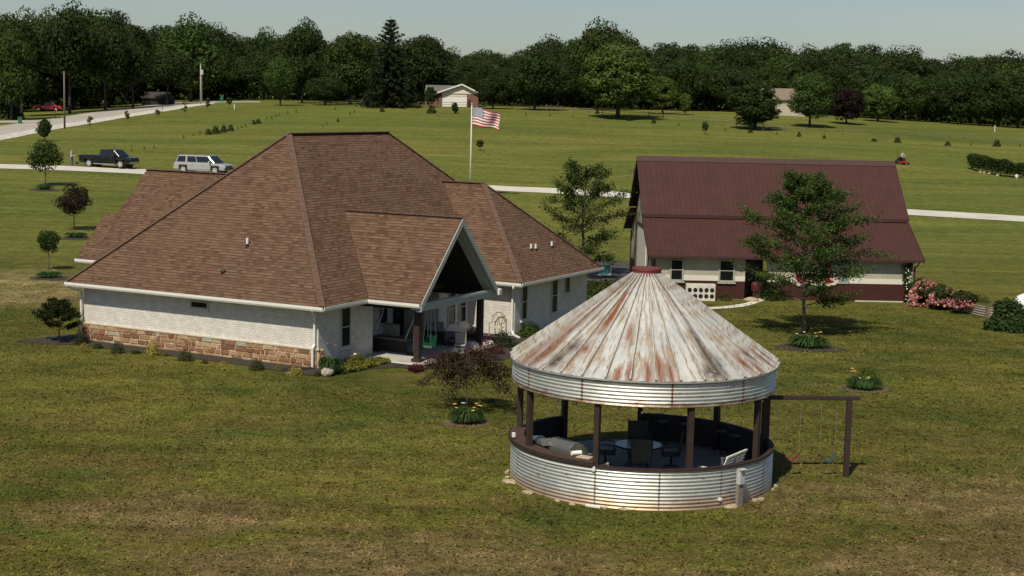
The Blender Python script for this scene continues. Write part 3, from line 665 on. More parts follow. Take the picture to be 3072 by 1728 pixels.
# cone roof: 36 tapered panels with standing ribs
RE,ZE,RC,ZC=3.735,3.40,.37,5.75; NP=36; NV=16; NU=6
V_=[];F_=[];UV_=[];WC=[]
rg=random.Random(11)
wear_ribshade={}
def az_of(px,py):
    # roof azimuth index and height fraction of a pixel on the cone
    d=ray(px,py)
    for i in range(4000):
        y=38+i*.0015*2; x=d[0]*y; z=HC+d[2]*y; r=math.hypot(x-GXc,y-GYc); 
        if z<ZE+(RE-r)/(RE-RC)*(ZC-ZE): 
            return math.degrees(math.atan2(y-GYc,x-GXc))%360,(r-RC)/(RE-RC)
    return None
spots=[] # (az,frac,daz,dfrac,channel,strength)
for px,py,da,df,ch,st in ((1868,897,3.2,.10,0,1.),(1835,950,3.0,.17,0,.9),(1700,1000,3.0,.17,0,.9),(1640,1055,3.5,.14,0,.9),(1752,1047,2.2,.06,0,1.),(1890,1000,3,.14,0,.4),(2290,1075,3.2,.12,0,1.),(2265,1105,3,.08,0,1.),(2235,1060,3,.06,0,.7),(2225,1085,2.5,.07,0,.7),
    (1665,1082,4,.07,1,1.),(1720,1040,4,.08,1,.6),(2150,1100,3.6,.12,1,1.),(2120,1060,2.6,.12,1,.9),(2085,1010,2.2,.10,1,.8),(2135,1120,5,.06,1,.9),(2260,1070,4,.09,1,.8),(2120,940,4,.14,1,.5),(2290,1060,4,.09,1,.8),
    (1890,1120,1.5,.12,0,.9),(1945,1125,1.5,.12,0,.9),(1980,1115,1.5,.12,0,.9),(2012,1120,1.5,.12,0,.9),(1975,1085,1.2,.1,0,.7),(1850,1130,1.5,.07,0,.8),(1600,1060,7,.3,0,.45),(1580,1020,7,.5,0,.4)):
    q=az_of(px,py)
    if q: spots.append((q[0],min(q[1],1.0),da,df,ch,st))
def wearat(a,f):
    c=[0,0]
    for A_,F0,da,df,ch,st in spots:
        d=(a-A_+180)%360-180; v=st*math.exp(-(d/da)**2*1.2-((f-F0)/df)**2*1.2); c[ch]=max(c[ch],min(1,v*1.7))
    return c
m=MB()
for k in range(NP):
    a0=k*360/NP; a1=a0+360/NP; o=len(m.v)
    for i in range(NV+1):
        f=i/NV; r=RC+(RE-RC)*f; z=ZC-(ZC-ZE)*f
        for j in range(NU+1):
            g_=j/NU; t=R_(a0+(a1-a0)*g_)
            dz=.0
            if k%1==0 and j==NU//2: dz=.012
            m.v.append((r*cos(t),r*sin(t),z+dz+.006*sin(k*5.1+f*9)*(f)))
    for i in range(NV):
        for j in range(NU):
            a=o+i*(NU+1)+j; m.f.append((a,a+NU+1,a+NU+2,a+1)); m.mi.append(0)
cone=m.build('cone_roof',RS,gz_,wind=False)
me=cone.data; ca=me.color_attributes.new('wear_ribshade','FLOAT_COLOR','POINT')
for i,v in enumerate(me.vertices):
    a=math.degrees(math.atan2(v.co.y,v.co.x))%360; f=(math.hypot(v.co.x,v.co.y)-RC)/(RE-RC); c=wearat(a,f); g_=(a/(360/NP))%1; e_=min(g_,1-g_); c.append(1. if (i%(NU+1)) in (0,NU) else 0.); ca.data[i].color=(c[0],c[1],c[2],1)  # red and green: rust and dark stains; blue: painted shade beside the ribs
uv=me.uv_layers[0].data
for p in me.polygons:
    am=math.atan2(p.center.y,p.center.x)
    for li in p.loop_indices:
        c=me.vertices[me.loops[li].vertex_index].co; t=math.atan2(c.y,c.x)
        if t-am>PI: t-=2*PI
        if am-t>PI: t+=2*PI
        uv[li].uv=(t*2.2,math.hypot(c.x,c.y)*1.22)
RIB=RS
for k in range(NP):
    t=R_(k*360/NP); m=MB(); c_,s_=cos(t),sin(t)
    m.bar((RC*c_,RC*s_,ZC+.018),(RE*c_,RE*s_,ZE+.02),.034,.11); o=m.build('roof_rib',RS,gz_)
    ww=wearat(math.degrees(t),.6); cb=o.data.color_attributes.new('wear_ribshade','FLOAT_COLOR','POINT')
    for i in range(len(cb.data)): cb.data[i].color=(ww[0]*.5,ww[1]*.4,0,1)
m=MB(); m.cyl((0,0),.40,5.70,5.93,48); cp=m.build('roof_cap',RCAP,gz_,bevel=.01); m=MB(); ringbox(m,.40,.415,5.88,5.94,0,360,48); m.build('cap_lip',RCAP,cp)
m=MB(); m.lathe([(RE-.09,ZE-.04),(RE+.005,ZE-.045),(RE+.005,ZE-.0)],0,360,120); m.build('roof_edge',plain('eave_steel',(.3,.29,.27),.6,var=.25),gz_,wind=False)
# string lights hanging under the band
m=MB(); b_=MB()
for k in range(36):
    a,bb=R_(k*10),R_(k*10+10); mid=(a+bb)/2
    m.tube([(3.45*cos(a),3.45*sin(a),2.72),(3.45*cos(mid),3.45*sin(mid),2.66),(3.45*cos(bb),3.45*sin(bb),2.72)],.008,4)
    m.tube([(3.45*cos(mid),3.45*sin(mid),2.66),(3.45*cos(mid),3.45*sin(mid),2.56)],.012,5); b_.blob((3.45*cos(mid),3.45*sin(mid),2.53),(.03,.03,.04),1,0)
sg=m.build('light_string',BLK,None,loc=(GXc,GYc,0)); tag(sg,'black wire of small hanging bulbs strung inside the round pavilion','string lights'); b_.build('bulbs',MT('bulb_glass').set((.7,.66,.55),.2),sg)
# electrical box and its post, outlets
t=R_(-52); ep=thing('utility_post','weathered wooden post with a grey electrical box against the bin wall','utility post',(GXc+3.84*cos(t),GYc+3.84*sin(t),0))
m=MB(); m.box((0,0,.28),(.17,.1,.75),rotz(t+PI/2)); m.build('post',plain('grey_wood',(.2,.17,.14),.9,var=.35,sc=12),ep)
m=MB(); m.box((.02,-.02,.80),(.2,.14,.40),rotz(t+PI/2)); eb=m.build('electrical_box',plain('grey_box_paint',(.42,.44,.42),.6,var=.12),ep,bevel=.015)
m=MB(); m.box((.05,-.06,1.01),(.22,.18,.02),rotz(t+PI/2)); m.build('lid',MATS['grey_box_paint'],eb)
for a,z,lab in ((246,1.0,'outlet'),(192,1.28,'outlet'),(300,.22,'tap')):
    t=R_(a); rr=3.64 if z<.5 else 3.64
    m=MB(); m.box(((rr+.04)*cos(t),(rr+.04)*sin(t),z),(.09,.09,.13 if z>.5 else .08),rotz(t)); m.build(lab+('_cover' if lab=='outlet' else ''),TRIM,gz_,bevel=.01)
# stones round the foot of the wall
EDG=plain('edging_stone',(.36,.28,.18),.95,var=.25,sc=9,bump=.4)
rg=random.Random(9)
k=0
for a in list(np.arange(176,262,3.3))+list(np.arange(296,352,4.2)):
    if rg.random()<(.45 if a<215 or a>300 else .8): continue
    a+=rg.uniform(-2,2); t=R_(a); r=RR+rg.uniform(.06,.2); s=rg.choice((.06,.09,.12,.2))*rg.uniform(.8,1.2)
    m=MB(); m.blob((0,0,.0),(s*1.2,s*.8,.045),2,.3,k); o=m.build('edging_stone',EDG,None,loc=(GXc+r*cos(t),GYc+r*sin(t),.015),rot=t+1.57,smooth=False)
    tag(o,'small tan rock lying against the foot of the corrugated bin wall','stone','rocks round the foot of the bin'); k+=1
t=R_(247); m=MB(); m.box((0,0,.02),(.42,.1,.06)); o=m.build('foot_board',TRIM,None,loc=(GXc+3.82*cos(t),GYc+3.82*sin(t),.02),rot=t+PI/2,bevel=.01); tag(o,'short white board lying at the front foot of the bin wall','board')
# ---- furniture inside
FZ=.262; TX,TY=GXc-.1,GYc-.3
tb=thing('patio_table','round patio table with a pale blue tiled top inside the pavilion','table',(TX,TY,FZ))
m=MT('tiled_top'); v=m.co(); sp=m.n('ShaderNodeVectorMath',operation='LENGTH'); mp=m.n('ShaderNodeMapping'); mp.inputs['Scale'].default_value=(1,1,0); m.l(v,mp.inputs[0]); m.l(mp.outputs[0],sp.inputs[0])
wv=m.math('FRACT',m.math('MULTIPLY',sp.outputs['Value'],6)); m.set(m.ramp(wv,[(0,(.08,.12,.14)),(.25,(.3,.36,.38)),(.8,(.36,.4,.4)),(1,(.1,.14,.16))]),.25); TT=m.m
m=MB(); m.cyl((0,0),.66,.70,.735,48); m.build('table_top',TT,tb,bevel=.008)
m=MB(); ringbox(m,.655,.675,.695,.74,0,360,48); ringbox(m,.28,.3,.08,.1,0,360,24); m.build('rim',BLKM,tb)
for k in range(4):
    t=PI/4+PI/2*k; m=MB(); m.tube([(.52*cos(t),.52*sin(t),.70),(.3*cos(t),.3*sin(t),.45),(.28*cos(t),.28*sin(t),.2),(.5*cos(t),.5*sin(t),.015)],.02,6); m.build('leg',BLKM,tb)
def swivel_chair(label,x,y,rz):
    t=thing('swivel_chair',label,'chair',(x,y,FZ),rz,'swivel chairs round the patio table'); t.scale=(1.08,1.08,1.17)   # faces +x
    m=MB(); pr_=[(-.26,.98),(-.235,.75),(-.2,.5),(-.17,.44)]; vs=[(x_,s*.245,z_) for x_,z_ in pr_ for s in(-1,1)]; vs2=[(a-.018,b,c) for a,b,c in vs]
    n=len(pr_)
    m.add(vs+vs2,[(2*i,2*i+1,2*i+3,2*i+2) for i in range(n-1)]+[(2*n+2*i+2,2*n+2*i+3,2*n+2*i+1,2*n+2*i) for i in range(n-1)]+[(0,2*n,2*n+1,1)]); m.build('backrest',SLING,t)
    m=MB(); m.b2(-.18,.26,-.245,.245,.415,.435); m.build('seat',SLING,t,bevel=.01)
    for s in(-1,1):
        m=MB(); m.tube([(-.28,s*.26,1.0),(-.245,s*.26,.75),(-.2,s*.26,.46),(-.1,s*.26,.42),(.28,s*.26,.43)],.014,6); m.build('side_frame',BLKM,t)
        m=MB(); m.tube([(-.22,s*.28,.64),(0,s*.3,.67),(.2,s*.3,.65),(.27,s*.29,.58),(.2,s*.27,.43)],.014,6); m.build('armrest',BLKM,t)
    m=MB(); m.cyl((0,0),.03,.14,.41,8); ringbox(m,.2,.225,.12,.14,0,360,24); m.build('swivel_base',BLKM,t)
    for k in range(4):
        a=PI/4+k*PI/2; m=MB(); m.tube([(0,0,.16),(.2*cos(a),.2*sin(a),.12),(.33*cos(a),.33*sin(a),.012)],.014,6); m.build('leg',BLKM,t)
    return t
for lab,dx,dy,rz in (('dark mesh swivel chair nearest the camera, its back covering the table edge',-.02,-1.05,92),('dark mesh swivel chair on the left side of the round patio table',-.92,-.08,-6),('dark mesh swivel chair on the right side of the round patio table',.92,-.15,176),('dark mesh swivel chair behind the round table with its back by the doorway post',.08,.95,-90)):
    swivel_chair(lab,TX+dx,TY+dy,R_(rz))
# white slatted glider bench
gb=thing('slatted_bench','white slatted wooden bench inside the pavilion with its back to the camera','bench',(GXc+1.98,GYc-2.12,FZ),R_(147))  # faces +x
WSL=plain('bench_white_paint',(.72,.68,.58),.6,var=.12)
bs=MB()
for k in range(5): bs.b2(-.2+.1*k,-.12+.1*k,-.62,.62,.40,.42)
bs.build('seat',WSL,gb)
for s0,s1 in ((-.62,-.01),(.01,.62)):
    bb=MB(); 
    for k in range(7): z=.46+k*.075; bb.box((-.25-(z-.4)*.35,(s0+s1)/2,z),(.02,s1-s0-.08,.055),Matrix.Rotation(-.33,4,'Y'))
    for y in (s0+.02,s1-.02): bb.bar((-.22,y,.40),(-.46,y,1.0),.05,.03)
    bb.bar((-.455,s0,1.0),(-.455,s1,1.0),.05,.04); bb.build('backrest',WSL,gb)
for s in(-.66,.66):
    m=MB(); m.bar((-.36,s,.66),(.32,s,.66),.07,.03); m.bar((.27,s,.02),(.27,s,.65),.06,.05); m.bar((-.25,s,.02),(-.33,s,.65),.06,.05); m.bar((-.3,s,.36),(.3,s,.36),.05,.04); m.build('arm_frame',WSL,gb)
# grill and things on the counter
def cpos(az,r): t=R_(az); return (GXc+r*cos(t),GYc+r*sin(t))
x,y=cpos(217,2.72); gl=thing('gas_grill','steel gas grill standing inside the wall below the brown counter','grill',(x,y,FZ),R_(217-180-90+180))
STL=MT('brushed_steel').set((.30,.30,.29),.35,.7)
m=MB(); m.b2(-.5,.5,-.25,.25,.1,.72); m.build('cabinet',BLKM,gl,bevel=.01)
m=MB(); m.b2(-.5,.5,-.27,.27,.73,.86); m.build('firebox',STL,gl,bevel=.01)
m=MB(); m.prism([(-.26,.87),(.26,.87),(.24,1.0),(.1,1.1),(-.1,1.1),(-.24,1.0)],0,-.47,.47); hd=m.build('hood',STL,gl,bevel=.012)
m=MB(); m.tube([(-.4,-.3,.95),(.4,-.3,.95)],.018,8); m.build('handle',BLKM,hd)
m=MB(); m.b2(-.46,.46,-.262,-.255,.93,1.0); m.build('hood_band',BLK,hd)
m=MB(); m.b2(-.85,-.51,-.24,.24,.83,.86); m.b2(.51,.82,-.24,.24,.83,.86); m.build('side_shelf',STL,gl)
for k in range(4): 
    m=MB(); m.tube([(-.36+.24*k,-.27,.79),(-.36+.24*k,-.31,.79)],.03,8); m.build('knob',BLK,gl)
x,y=cpos(229,2.78); bc=thing('covered_cooker','rounded dark fabric covered cooker beside the steel grill','cooker',(x,y,FZ)); m=MB(); m.blob((0,0,.62),(.3,.3,.5),3,.05,3); m.build('cover',plain('olive_cover',(.035,.036,.028),.85),bc,smooth=True); m=MB(); m.cyl((0,0),.28,.0,.25,16); m.build('stand',BLKM,bc)
x,y=cpos(233.5,3.25); o=MB().tube([(-.14,0,0),(.14,0,0)],.062,16).build('paper_towel_roll',plain('paper_white',(.8,.77,.68),.8,var=.03),None,loc=(x,y,1.236),rot=R_(25)); tag(o,'white paper towel roll lying on the brown counter','paper roll')
x,y=cpos(239,3.33); o=MB().b2(-.2,.2,-.16,.16,0,.02).build('cutting_board',plain('beige_board',(.45,.36,.28),.7),None,loc=(x,y,1.175),rot=R_(239+90),bevel=.005); tag(o,'beige board on the counter between the paper roll and the post','board')
x,y=cpos(206,3.05); o=MB().prism([(-.28,0),(.22,0),(.02,.16)],1,-.18,.18).build('metal_lid',STL,None,loc=(x,y,1.175),rot=R_(206+90)); tag(o,'grey metal cover with sloping sides on the counter left of the grill','metal cover')
x,y=cpos(194,3.0); o=MB().b2(-.3,.3,-.2,.2,.0,.03).build('serving_tray',plain('dark_glass_tray',(.08,.08,.075),.3),None,loc=(x,y,1.175),rot=R_(194+90),bevel=.006); tag(o,'flat dark tray at the left end of the counter','tray')
x,y=cpos(247.5,3.12); o=thing('wooden_chair','small pale wooden chair arm and seat just inside the counter post','chair',(x,y,FZ),R_(20)); m=MB(); m.b2(-.2,.2,-.2,.2,.42,.45); m.build('seat',plain('pale_wood',(.42,.3,.22),.7),o); m=MB(); m.bar((-.2,.2,.66),(.2,.2,.72),.08,.03); m.bar((.18,.2,.45),(.18,.2,.7),.05,.04); m.build('armrest',MATS['pale_wood'],o)
for sx in(-.17,.17):
    for sy in(-.17,.17): m=MB(); m.b2(sx-.02,sx+.02,sy-.02,sy+.02,0,.42); m.build('leg',MATS['pale_wood'],o)
def stool(x,y,rz,lab):
    t=thing('bar_stool',lab,'stool',(x,y,FZ),rz,'dark bar stools along the inner wall')
    m=MB(); m.cyl((0,0),.18,.70,.74,20); m.build('seat',SLING,t,bevel=.01); m=MB(); m.tube([(-.17,-.15,.72),(-.2,-.15,1.0),(-.2,.15,1.0),(-.17,.15,.72)],.013,6); m.build('backrest',BLKM,t)
    for k in range(4): a=PI/4+k*PI/2; m=MB(); m.tube([(.12*cos(a),.12*sin(a),.7),(.2*cos(a),.2*sin(a),.0)],.013,6); m.build('leg',BLKM,t)
    m=MB(); ringbox(m,.165,.18,.24,.26,0,360,16); m.build('foot_ring',BLKM,t)
for a,lab in ((73,'dark bar stool by the back wall, seen just past the tall chairs'),(60,'dark bar stool by the back wall behind the right front post'),(22,'dark bar stool in the shade right of the white bench'),(35,'dark bar stool in shade behind the white bench')):
    x,y=cpos(a,3.05); stool(x,y,R_(a),lab)
# ================================================================ swing frame
sw=thing('swing_frame','dark brown timber swing frame reaching right from the pavilion','swing frame',(9.68,43.56,0))
Lp=lambda x,y,z:(x-9.68,y-43.56,z)
m=MB(); m.b2(-.075,.075,-.075,.075,-.1,2.2); m.build('post',BRN,sw,bevel=.008)
m=MB(); m.bar(Lp(7.25,43.40,2.28),Lp(9.98,43.60,2.28),.14,.11); m.build('beam',BRN,sw,bevel=.008)
m=MB(); m.b2(-2.42,-2.28,-.22,-.08,.26,2.22); m.build('inner_post',BRN,sw,bevel=.008)
def sling_swing(lab,fx,mat):
    bx=7.25+2.73*fx; by=43.40+.2*fx; t=thing('sling_swing',lab,'swing',(bx,by,0),.07); n=9; m=MB()
    pts=[(-.24+.48*i/(n-1), .46+.20*((2*i/(n-1)-1)**2)) for i in range(n)]
    vs=[(p[0]*.9,dy,p[1]+dz) for p in pts for dy,dz in((-.07,0),(.07,0),(.07,-.02),(-.07,-.02))]
    fs=[]
    for i in range(n-1):
        for k in range(4): fs.append((4*i+k,4*i+(k+1)%4,4*i+4+(k+1)%4,4*i+4+k))
    m.add(vs,fs+[(0,1,2,3),(4*n-4,4*n-1,4*n-2,4*n-3)]); m.build('seat',mat,t)
    for s in(-1,1):
        m=MB(); m.tube([(s*.215,0,.66),(s*.22,0,1.4),(s*.23,0,2.2)],.0035,5); m.build('chain',plain('chain_steel',(.3,.29,.27),.5) if 'chain_steel' not in MATS else MATS['chain_steel'],t)
    return t
sling_swing('red sling swing hanging nearer the pavilion',.30,plain('faded_red_rubber',(.16,.02,.015),.6)); sling_swing('blue sling swing hanging nearer the outer post',.68,plain('blue_rubber',(.02,.08,.14),.5))
# ================================================================ barn
BX,BY,BR=21.75,84.06,.0347
barn=thing('barn','long brown metal roofed barn with cream upper walls and dark brown wainscot','barn',(BX,BY,0),BR)
BMi=(Matrix.Translation((BX,BY,0))@rotz(BR)).inverted(); BM=BMi.inverted()
x0,x1=-14.47,.49
def rslab(name,pts,t=.07): return MB().slab(pts,t).build(name,BROOF,barn)
rslab('upper_roof',[(x0,3.0,4.30),(x1,3.0,4.30),(x1,6.5,7.34),(x0,6.5,7.34)]); rslab('lower_roof',[(x0,-.4,2.34),(x1,-.4,2.34),(x1,3.25,4.20),(x0,3.25,4.20)])
rslab('rear_roof',[(x0,6.5,7.34),(x1,6.5,7.34),(x1,10.0,4.30),(x0,10.0,4.30)]); rslab('rear_lower_roof',[(x0,9.75,4.2),(x1,9.75,4.2),(x1,12.6,2.75),(x0,12.6,2.75)])
MB().prism([(6.2,7.12),(6.5,7.42),(6.8,7.12),(6.5,7.36)],0,x0-.02,x1+.02).build('ridge_cap',BTRIM,barn)
MB().b2(x0,x1,2.985,3.01,4.13,4.24).build('roof_step',BTRIM,barn)
MB().b2(x0,x1,-.5,-.4,2.22,2.33).build('gutter',BTRIM,barn)
for xx in (x0,x1):
    s=-1 if xx==x0 else 1
    for pa,pb in (((-.42,2.26),(3.0,4.02)),((3.0,4.22),(6.5,7.26)),((6.5,7.26),(10,4.22)),((10,4.02),(12.6,2.68))):
        MB().bar((xx+s*.02,pa[0],pa[1]),(xx+s*.02,pb[0],pb[1]),.035,.18).build('rake_board',BTRIM,barn)
wx0,wx1=-13.95,0
def face(name,mat,x_0,x_1,z0,z1,y=0,t=.0): return MB().b2(x_0,x_1,y-t,y+.1,z0,z1).build(name,mat,barn)
for a,b in ((wx0,-9.15),(-7.95,0)):
    face('siding',BCREAM,a,b,1.25,2.3); face('white_band',BWHITE,a,b,.97,1.249,0,.015); face('wainscot',BWAIN,a,b,-.1,.969,0,.004)
MB().b2(-3.1,.02,-.05,.1,-.2,.05).build('foundation',DRV,barn)
# recessed entry
MB().b2(-9.15,-7.95,1.2,1.25,-.1,2.3).build('entry_wall',BTRIM,barn); MB().b2(-9.2,-9.15,0.1,1.2,-.1,2.3).build('entry_side',BWAIN,barn)
MB().b2(-8.9,-8.1,1.15,1.195,0,2.0).build('door',BLKM,barn)
for a,b in ((-13.25,-12.5),(-10.6,-9.72)):
    window('window',barn,0,0,a,b,.92,2.14,frame=plain('window_trim_white',(.34,.33,.28),.6) if 'window_trim_white' not in MATS else MATS['window_trim_white'],fw_=.09,bars=1,sill=MATS['window_trim_white'])
ww_=window('window',barn,0,0,-6.4,-4.5,1.15,2.1,frame=REDM,fw_=.07,bars=0,sill=None)
for i in range(5):
    xx=-6.2+i*.38; ring=MB(); ring.tube([(xx+.13*cos(t),-.06,1.62+.16*sin(t)) for t in [k*PI/3 for k in range(7)]],.025,5); ring.build('lattice',BWHITE,ww_)
window('window',barn,0,0,-4.1,-3.45,.95,1.6,frame=MATS['window_trim_white'],glass=plain('pale_green_pane',(.2,.28,.24),.4),fw_=.07,bars=0,sill=None)
# left gable end
MB().prism([(0.0,-.1),(0.0,2.3),(3.0,3.95),(6.5,7.1),(10,4.0),(12.3,2.7),(12.3,-.1)],0,wx0-.1,wx0-.0).build('gable_wall',BCREAM,barn)
MB().prism([(0.0,-.1),(0.0,2.3),(3.0,4.0),(6.5,7.1),(10,4.1),(12.3,2.7),(12.3,-.1)],0,-.1,-.0).build('gable_wall',BCREAM,barn)
for y0,y1,z1 in ((2.75,3.15,4.05),(9.3,9.7,4.4),(-.03,.25,2.3),(11.9,12.3,2.6)): MB().b2(wx0-.14,wx0-.1,y0,y1,-.1,z1).build('corner_trim',BTRIM,barn)
MB().b2(wx0-.13,wx0-.1,.25,2.75,-.1,1.0).build('wainscot',BWAIN,barn); MB().b2(wx0-.13,wx0-.1,9.7,11.9,-.1,1.0).build('wainscot',BWAIN,barn)
dr=MB().b2(wx0-.16,wx0-.105,4.1,8.2,0,3.3).build('sliding_door',BWHITE,barn); MB().b2(wx0-.19,wx0-.161,3.9,8.4,3.31,3.5).build('door_rail',BTRIM,dr)
MB().b2(wx0-.15,wx0-.105,.9,2.0,.9,2.0).build('side_window',GLS,barn)
m=MB(); m.tube([(x0+.1,-.45,2.2),(wx0-.16,-.1,1.95),(wx0-.16,-.1,0)],.05,8); m.build('downspout',BTRIM,barn)
m=MB(); m.tube([(x1-.3,-.45,2.24),(x1-.34,-.4,2.05),(.08,-.08,1.9),(.08,-.08,0)],.05,8); m.build('downspout',BTRIM,barn)
m=MB(); m.tube([(x0-.05,6.3,6.6),(x0-.2,6.25,6.68),(x0-.3,6.25,6.6)],.025,6); lm=m.build('yard_lamp',BLKM,barn); MB().tube([(x0-.3,6.25,6.6),(x0-.3,6.25,6.46)],[.05,.15],12).build('lamp_shade',BLKM,lm)
# rack panel with ten round holes leaning by the barn
pn=thing('holed_panel','off white rusty panel with ten round black holes in front of the barn','panel',tuple(BM@Vector((-11.7,-.95,0))),BR)
MB().b2(-.78,.78,-.18,.18,0,.9).build('box',plain('rusty_white_panel',(.6,.57,.49),.6,var=.2,sc=4),pn,bevel=.01)
for i in range(5):
    for j in range(2):
        m=MB(); m.tube([(-.6+.3*i,-.186,.26+.33*j),(-.6+.3*i,-.20,.26+.33*j)],.115,18); m.build('hole',BLK,pn)
rd=thing('red_barrel','dark red barrel in the dark entry recess of the barn','barrel',tuple(BM@Vector((-8.4,.55,0))),0); MB().lathe([(0,.35),(.27,.35),(.3,.42),(.3,.6),(.31,.65),(.3,.7),(.27,.9),(0,.9)],0,360,20).build('drum',plain('dull_red',(.10,.008,.014),.7),rd,smooth=True); MB().b2(-.2,.2,-.2,.2,0,.35).build('stand',BTRIM,rd)
for k,xx in enumerate((-6.1,-5.2,-4.55)):
    t=thing('bunting_fan','half round red and white bunting fan below the lattice window of the barn','bunting',tuple(BM@Vector((xx,-.09,1.12))),BR,'red and white bunting fans'); t.scale=(1.25,1,1.25)
    for r0,r1,mt in ((0,.2,REDM),(.2,.38,BWHITE)):
        m=MB(); N=14; vs=[]
        for yy in(-.012,.012):
            for i in range(N+1): a=PI+PI*i/N; vs+=[(r0*cos(a),yy,r0*sin(a)*.7),(r1*cos(a),yy,r1*sin(a)*.7)]
        fs=[]; q=2*(N+1)
        for i in range(N): fs+=[(2*i,2*i+1,2*i+3,2*i+2),(q+2*i,q+2*i+2,q+2*i+3,q+2*i+1),(2*i+1,q+2*i+1,q+2*i+3,2*i+3)]
        m.add(vs,fs); m.build('red_centre' if mt is REDM else 'white_border',mt,t)
# ================================================================ foliage builders
def leafmesh(name,Cn,Nn,Sz,mat,seed=0,asp=.62):
    rg=np.random.default_rng(seed); n=len(Cn); Nn=Nn/np.linalg.norm(Nn,axis=1,keepdims=True)
    r=rg.normal(size=(n,3)); u=np.cross(Nn,r); u/=np.linalg.norm(u,axis=1,keepdims=True); v=np.cross(Nn,u); s=Sz[:,None]*.5
    V=np.empty((n,4,3)); V[:,0]=Cn-u*s; V[:,1]=Cn+v*s*asp+Nn*s*.15; V[:,2]=Cn+u*s; V[:,3]=Cn-v*s*asp+Nn*s*.15
    me=bpy.data.meshes.new(name); me.vertices.add(n*4); me.vertices.foreach_set('co',V.ravel()); me.loops.add(n*4); me.loops.foreach_set('vertex_index',np.arange(n*4)); me.polygons.add(n)
    me.polygons.foreach_set('loop_start',np.arange(n)*4); me.polygons.foreach_set('loop_total',np.full(n,4)); me.update(calc_edges=True); me.materials.append(mat); return me
def rdir(rg,n): d=rg.normal(size=(n,3)); return d/np.linalg.norm(d,axis=1,keepdims=True)
def crown(name,seed,H,W,zb,mat,lobes=42,per=70,ls=.5,lr=.3,shape='oval',flat=1.0):
    """leaf faces spread through a lobed crown; H top, zb bottom, W width"""
    rg=np.random.default_rng(seed); cz=(H+zb)/2; hz=(H-zb)/2; Cn=[];Nn=[]
    d=rdir(rg,lobes); rad=rg.uniform(.25,1,lobes)**.45
    P=d*rad[:,None]*(1-lr*.75)
    if shape=='oval': k=1-.18*P[:,2]-.1*np.abs(P[:,2])
    elif shape=='cone': k=np.clip(.62-.55*P[:,2],.12,1.2)
    elif shape=='dome': k=1-.35*np.clip(P[:,2],0,1)+.05
    elif shape=='round': k=np.ones(lobes)
    elif shape=='pear': k=np.clip(.85-.35*P[:,2]-.3*P[:,2]**2,.15,1)
    P=np.stack([P[:,0]*k*W/2,P[:,1]*k*W/2,cz+P[:,2]*hz],1)
    for i in range(lobes):
        rk=rg.uniform(.65,1.35); r=W*lr*.5*rk; m_=int(per*rk**1.6*1.1)+8; q=rdir(rg,m_); q[:,2]=q[:,2]*.75+.12
        Cn.append(P[i]+q*r*rg.uniform(.74,1.04,(m_,1))*np.array([1,1,flat])); Nn.append(q+rdir(rg,m_)*.55)
    Cn=np.concatenate(Cn);Nn=np.concatenate(Nn); n=len(Cn)
    return leafmesh(name,Cn,Nn,ls*rg.uniform(.6,1.35,n),mat,seed)
def trunkmesh(name,seed,H,zb,r,mat,limbs=5,spread=1.5):
    rg=random.Random(seed); m=MB(); pts=[(0,0,-.3)]; x=y=0
    for k in range(1,6):
        x+=rg.uniform(-.02,.02)*H*.4; y+=rg.uniform(-.02,.02)*H*.4; pts.append((x,y,H*.75*k/5))
    m.tube(pts,[r*1.25]+[r*(1-.15*k) for k in range(1,6)],8)
    for k in range(limbs):
        a=k*2.4+rg.random(); z=zb+(H*.6-zb)*k/limbs; L=spread*rg.uniform(.6,1); m.tube([(x*z/H,y*z/H,z*.9),(L*.5*cos(a),L*.5*sin(a),z+L*.35),(L*cos(a),L*sin(a),z+L*.8)],[r*.45,r*.3,r*.1],6)
    o=m.build(name,mat,None,smooth=True); me=o.data; bpy.data.objects.remove(o); return me
def tree(name,label,cat,loc,crown_me,trunk_me,sc=(1,1,1),rz=0,group=None):
    t=thing(name,label,cat,loc,rz,group); t.scale=sc
    for nm,me in (('crown',crown_me),('trunk',trunk_me)):
        if me is None: continue
        o=bpy.data.objects.new(nm,me); C.objects.link(o); o.parent=t
    return t
# ---- the wood: nominal 15 m tall crowns, each tree its own thing
WC=[crown('wood_crown',20+i,15.8,12+.6*(i%3),.8,F_WOOD,74,150,.50,.33,('oval','dome','oval','oval','dome','oval')[i]) for i in range(6)]
WL=[crown('light_crown',40+i,15.5,11.5,1.2,F_LITE,64,135,.48,.34,('oval','dome')[i]) for i in range(2)]
WT=[trunkmesh('wood_trunk',60+i,15,4,.28,BARKD,4,3) for i in range(2)]
SKY=[(-90,40),(0,36),(30,24),(60,34),(100,14),(150,28),(180,8),(225,22),(255,8),(300,30),(335,62),(365,52),(400,80),(430,46),(470,50),(520,44),(560,72),(600,106),(625,78),(665,72),(700,92),(765,52),(800,100),(815,134),(845,132),(870,80),(915,72),(950,84),(1000,96),(1030,110),(1060,78),(1110,100),(1140,140),(1170,148),(1195,116),(1240,104),(1265,128),(1310,124),(1350,96),(1400,92),(1450,84),(1495,62),(1530,60),(1580,76),(1600,118),(1620,134),(1655,104),(1700,90),(1745,112),(1800,96),(1845,116),(1900,92),(1950,112),(2030,118),(2075,104),(2130,96),(2185,94),(2225,118),(2290,122),(2330,140),(2360,134),(2390,146),(2410,142),(2450,118),(2510,130),(2540,120),(2580,132),(2680,126)]
def lerp_t(T,x):
    for (a,b),(c,d) in zip(T[:-1],T[1:]):
        if a<=x<=c: return b+(d-b)*(x-a)/(c-a)
    return T[0][1] if x<T[0][0] else T[-1][1]
def wd_D(x): return lerp_t([(-90,300),(300,315),(420,352),(700,345),(1000,330),(1300,318),(1620,312),(2000,308),(2600,300),(2700,298)],x)
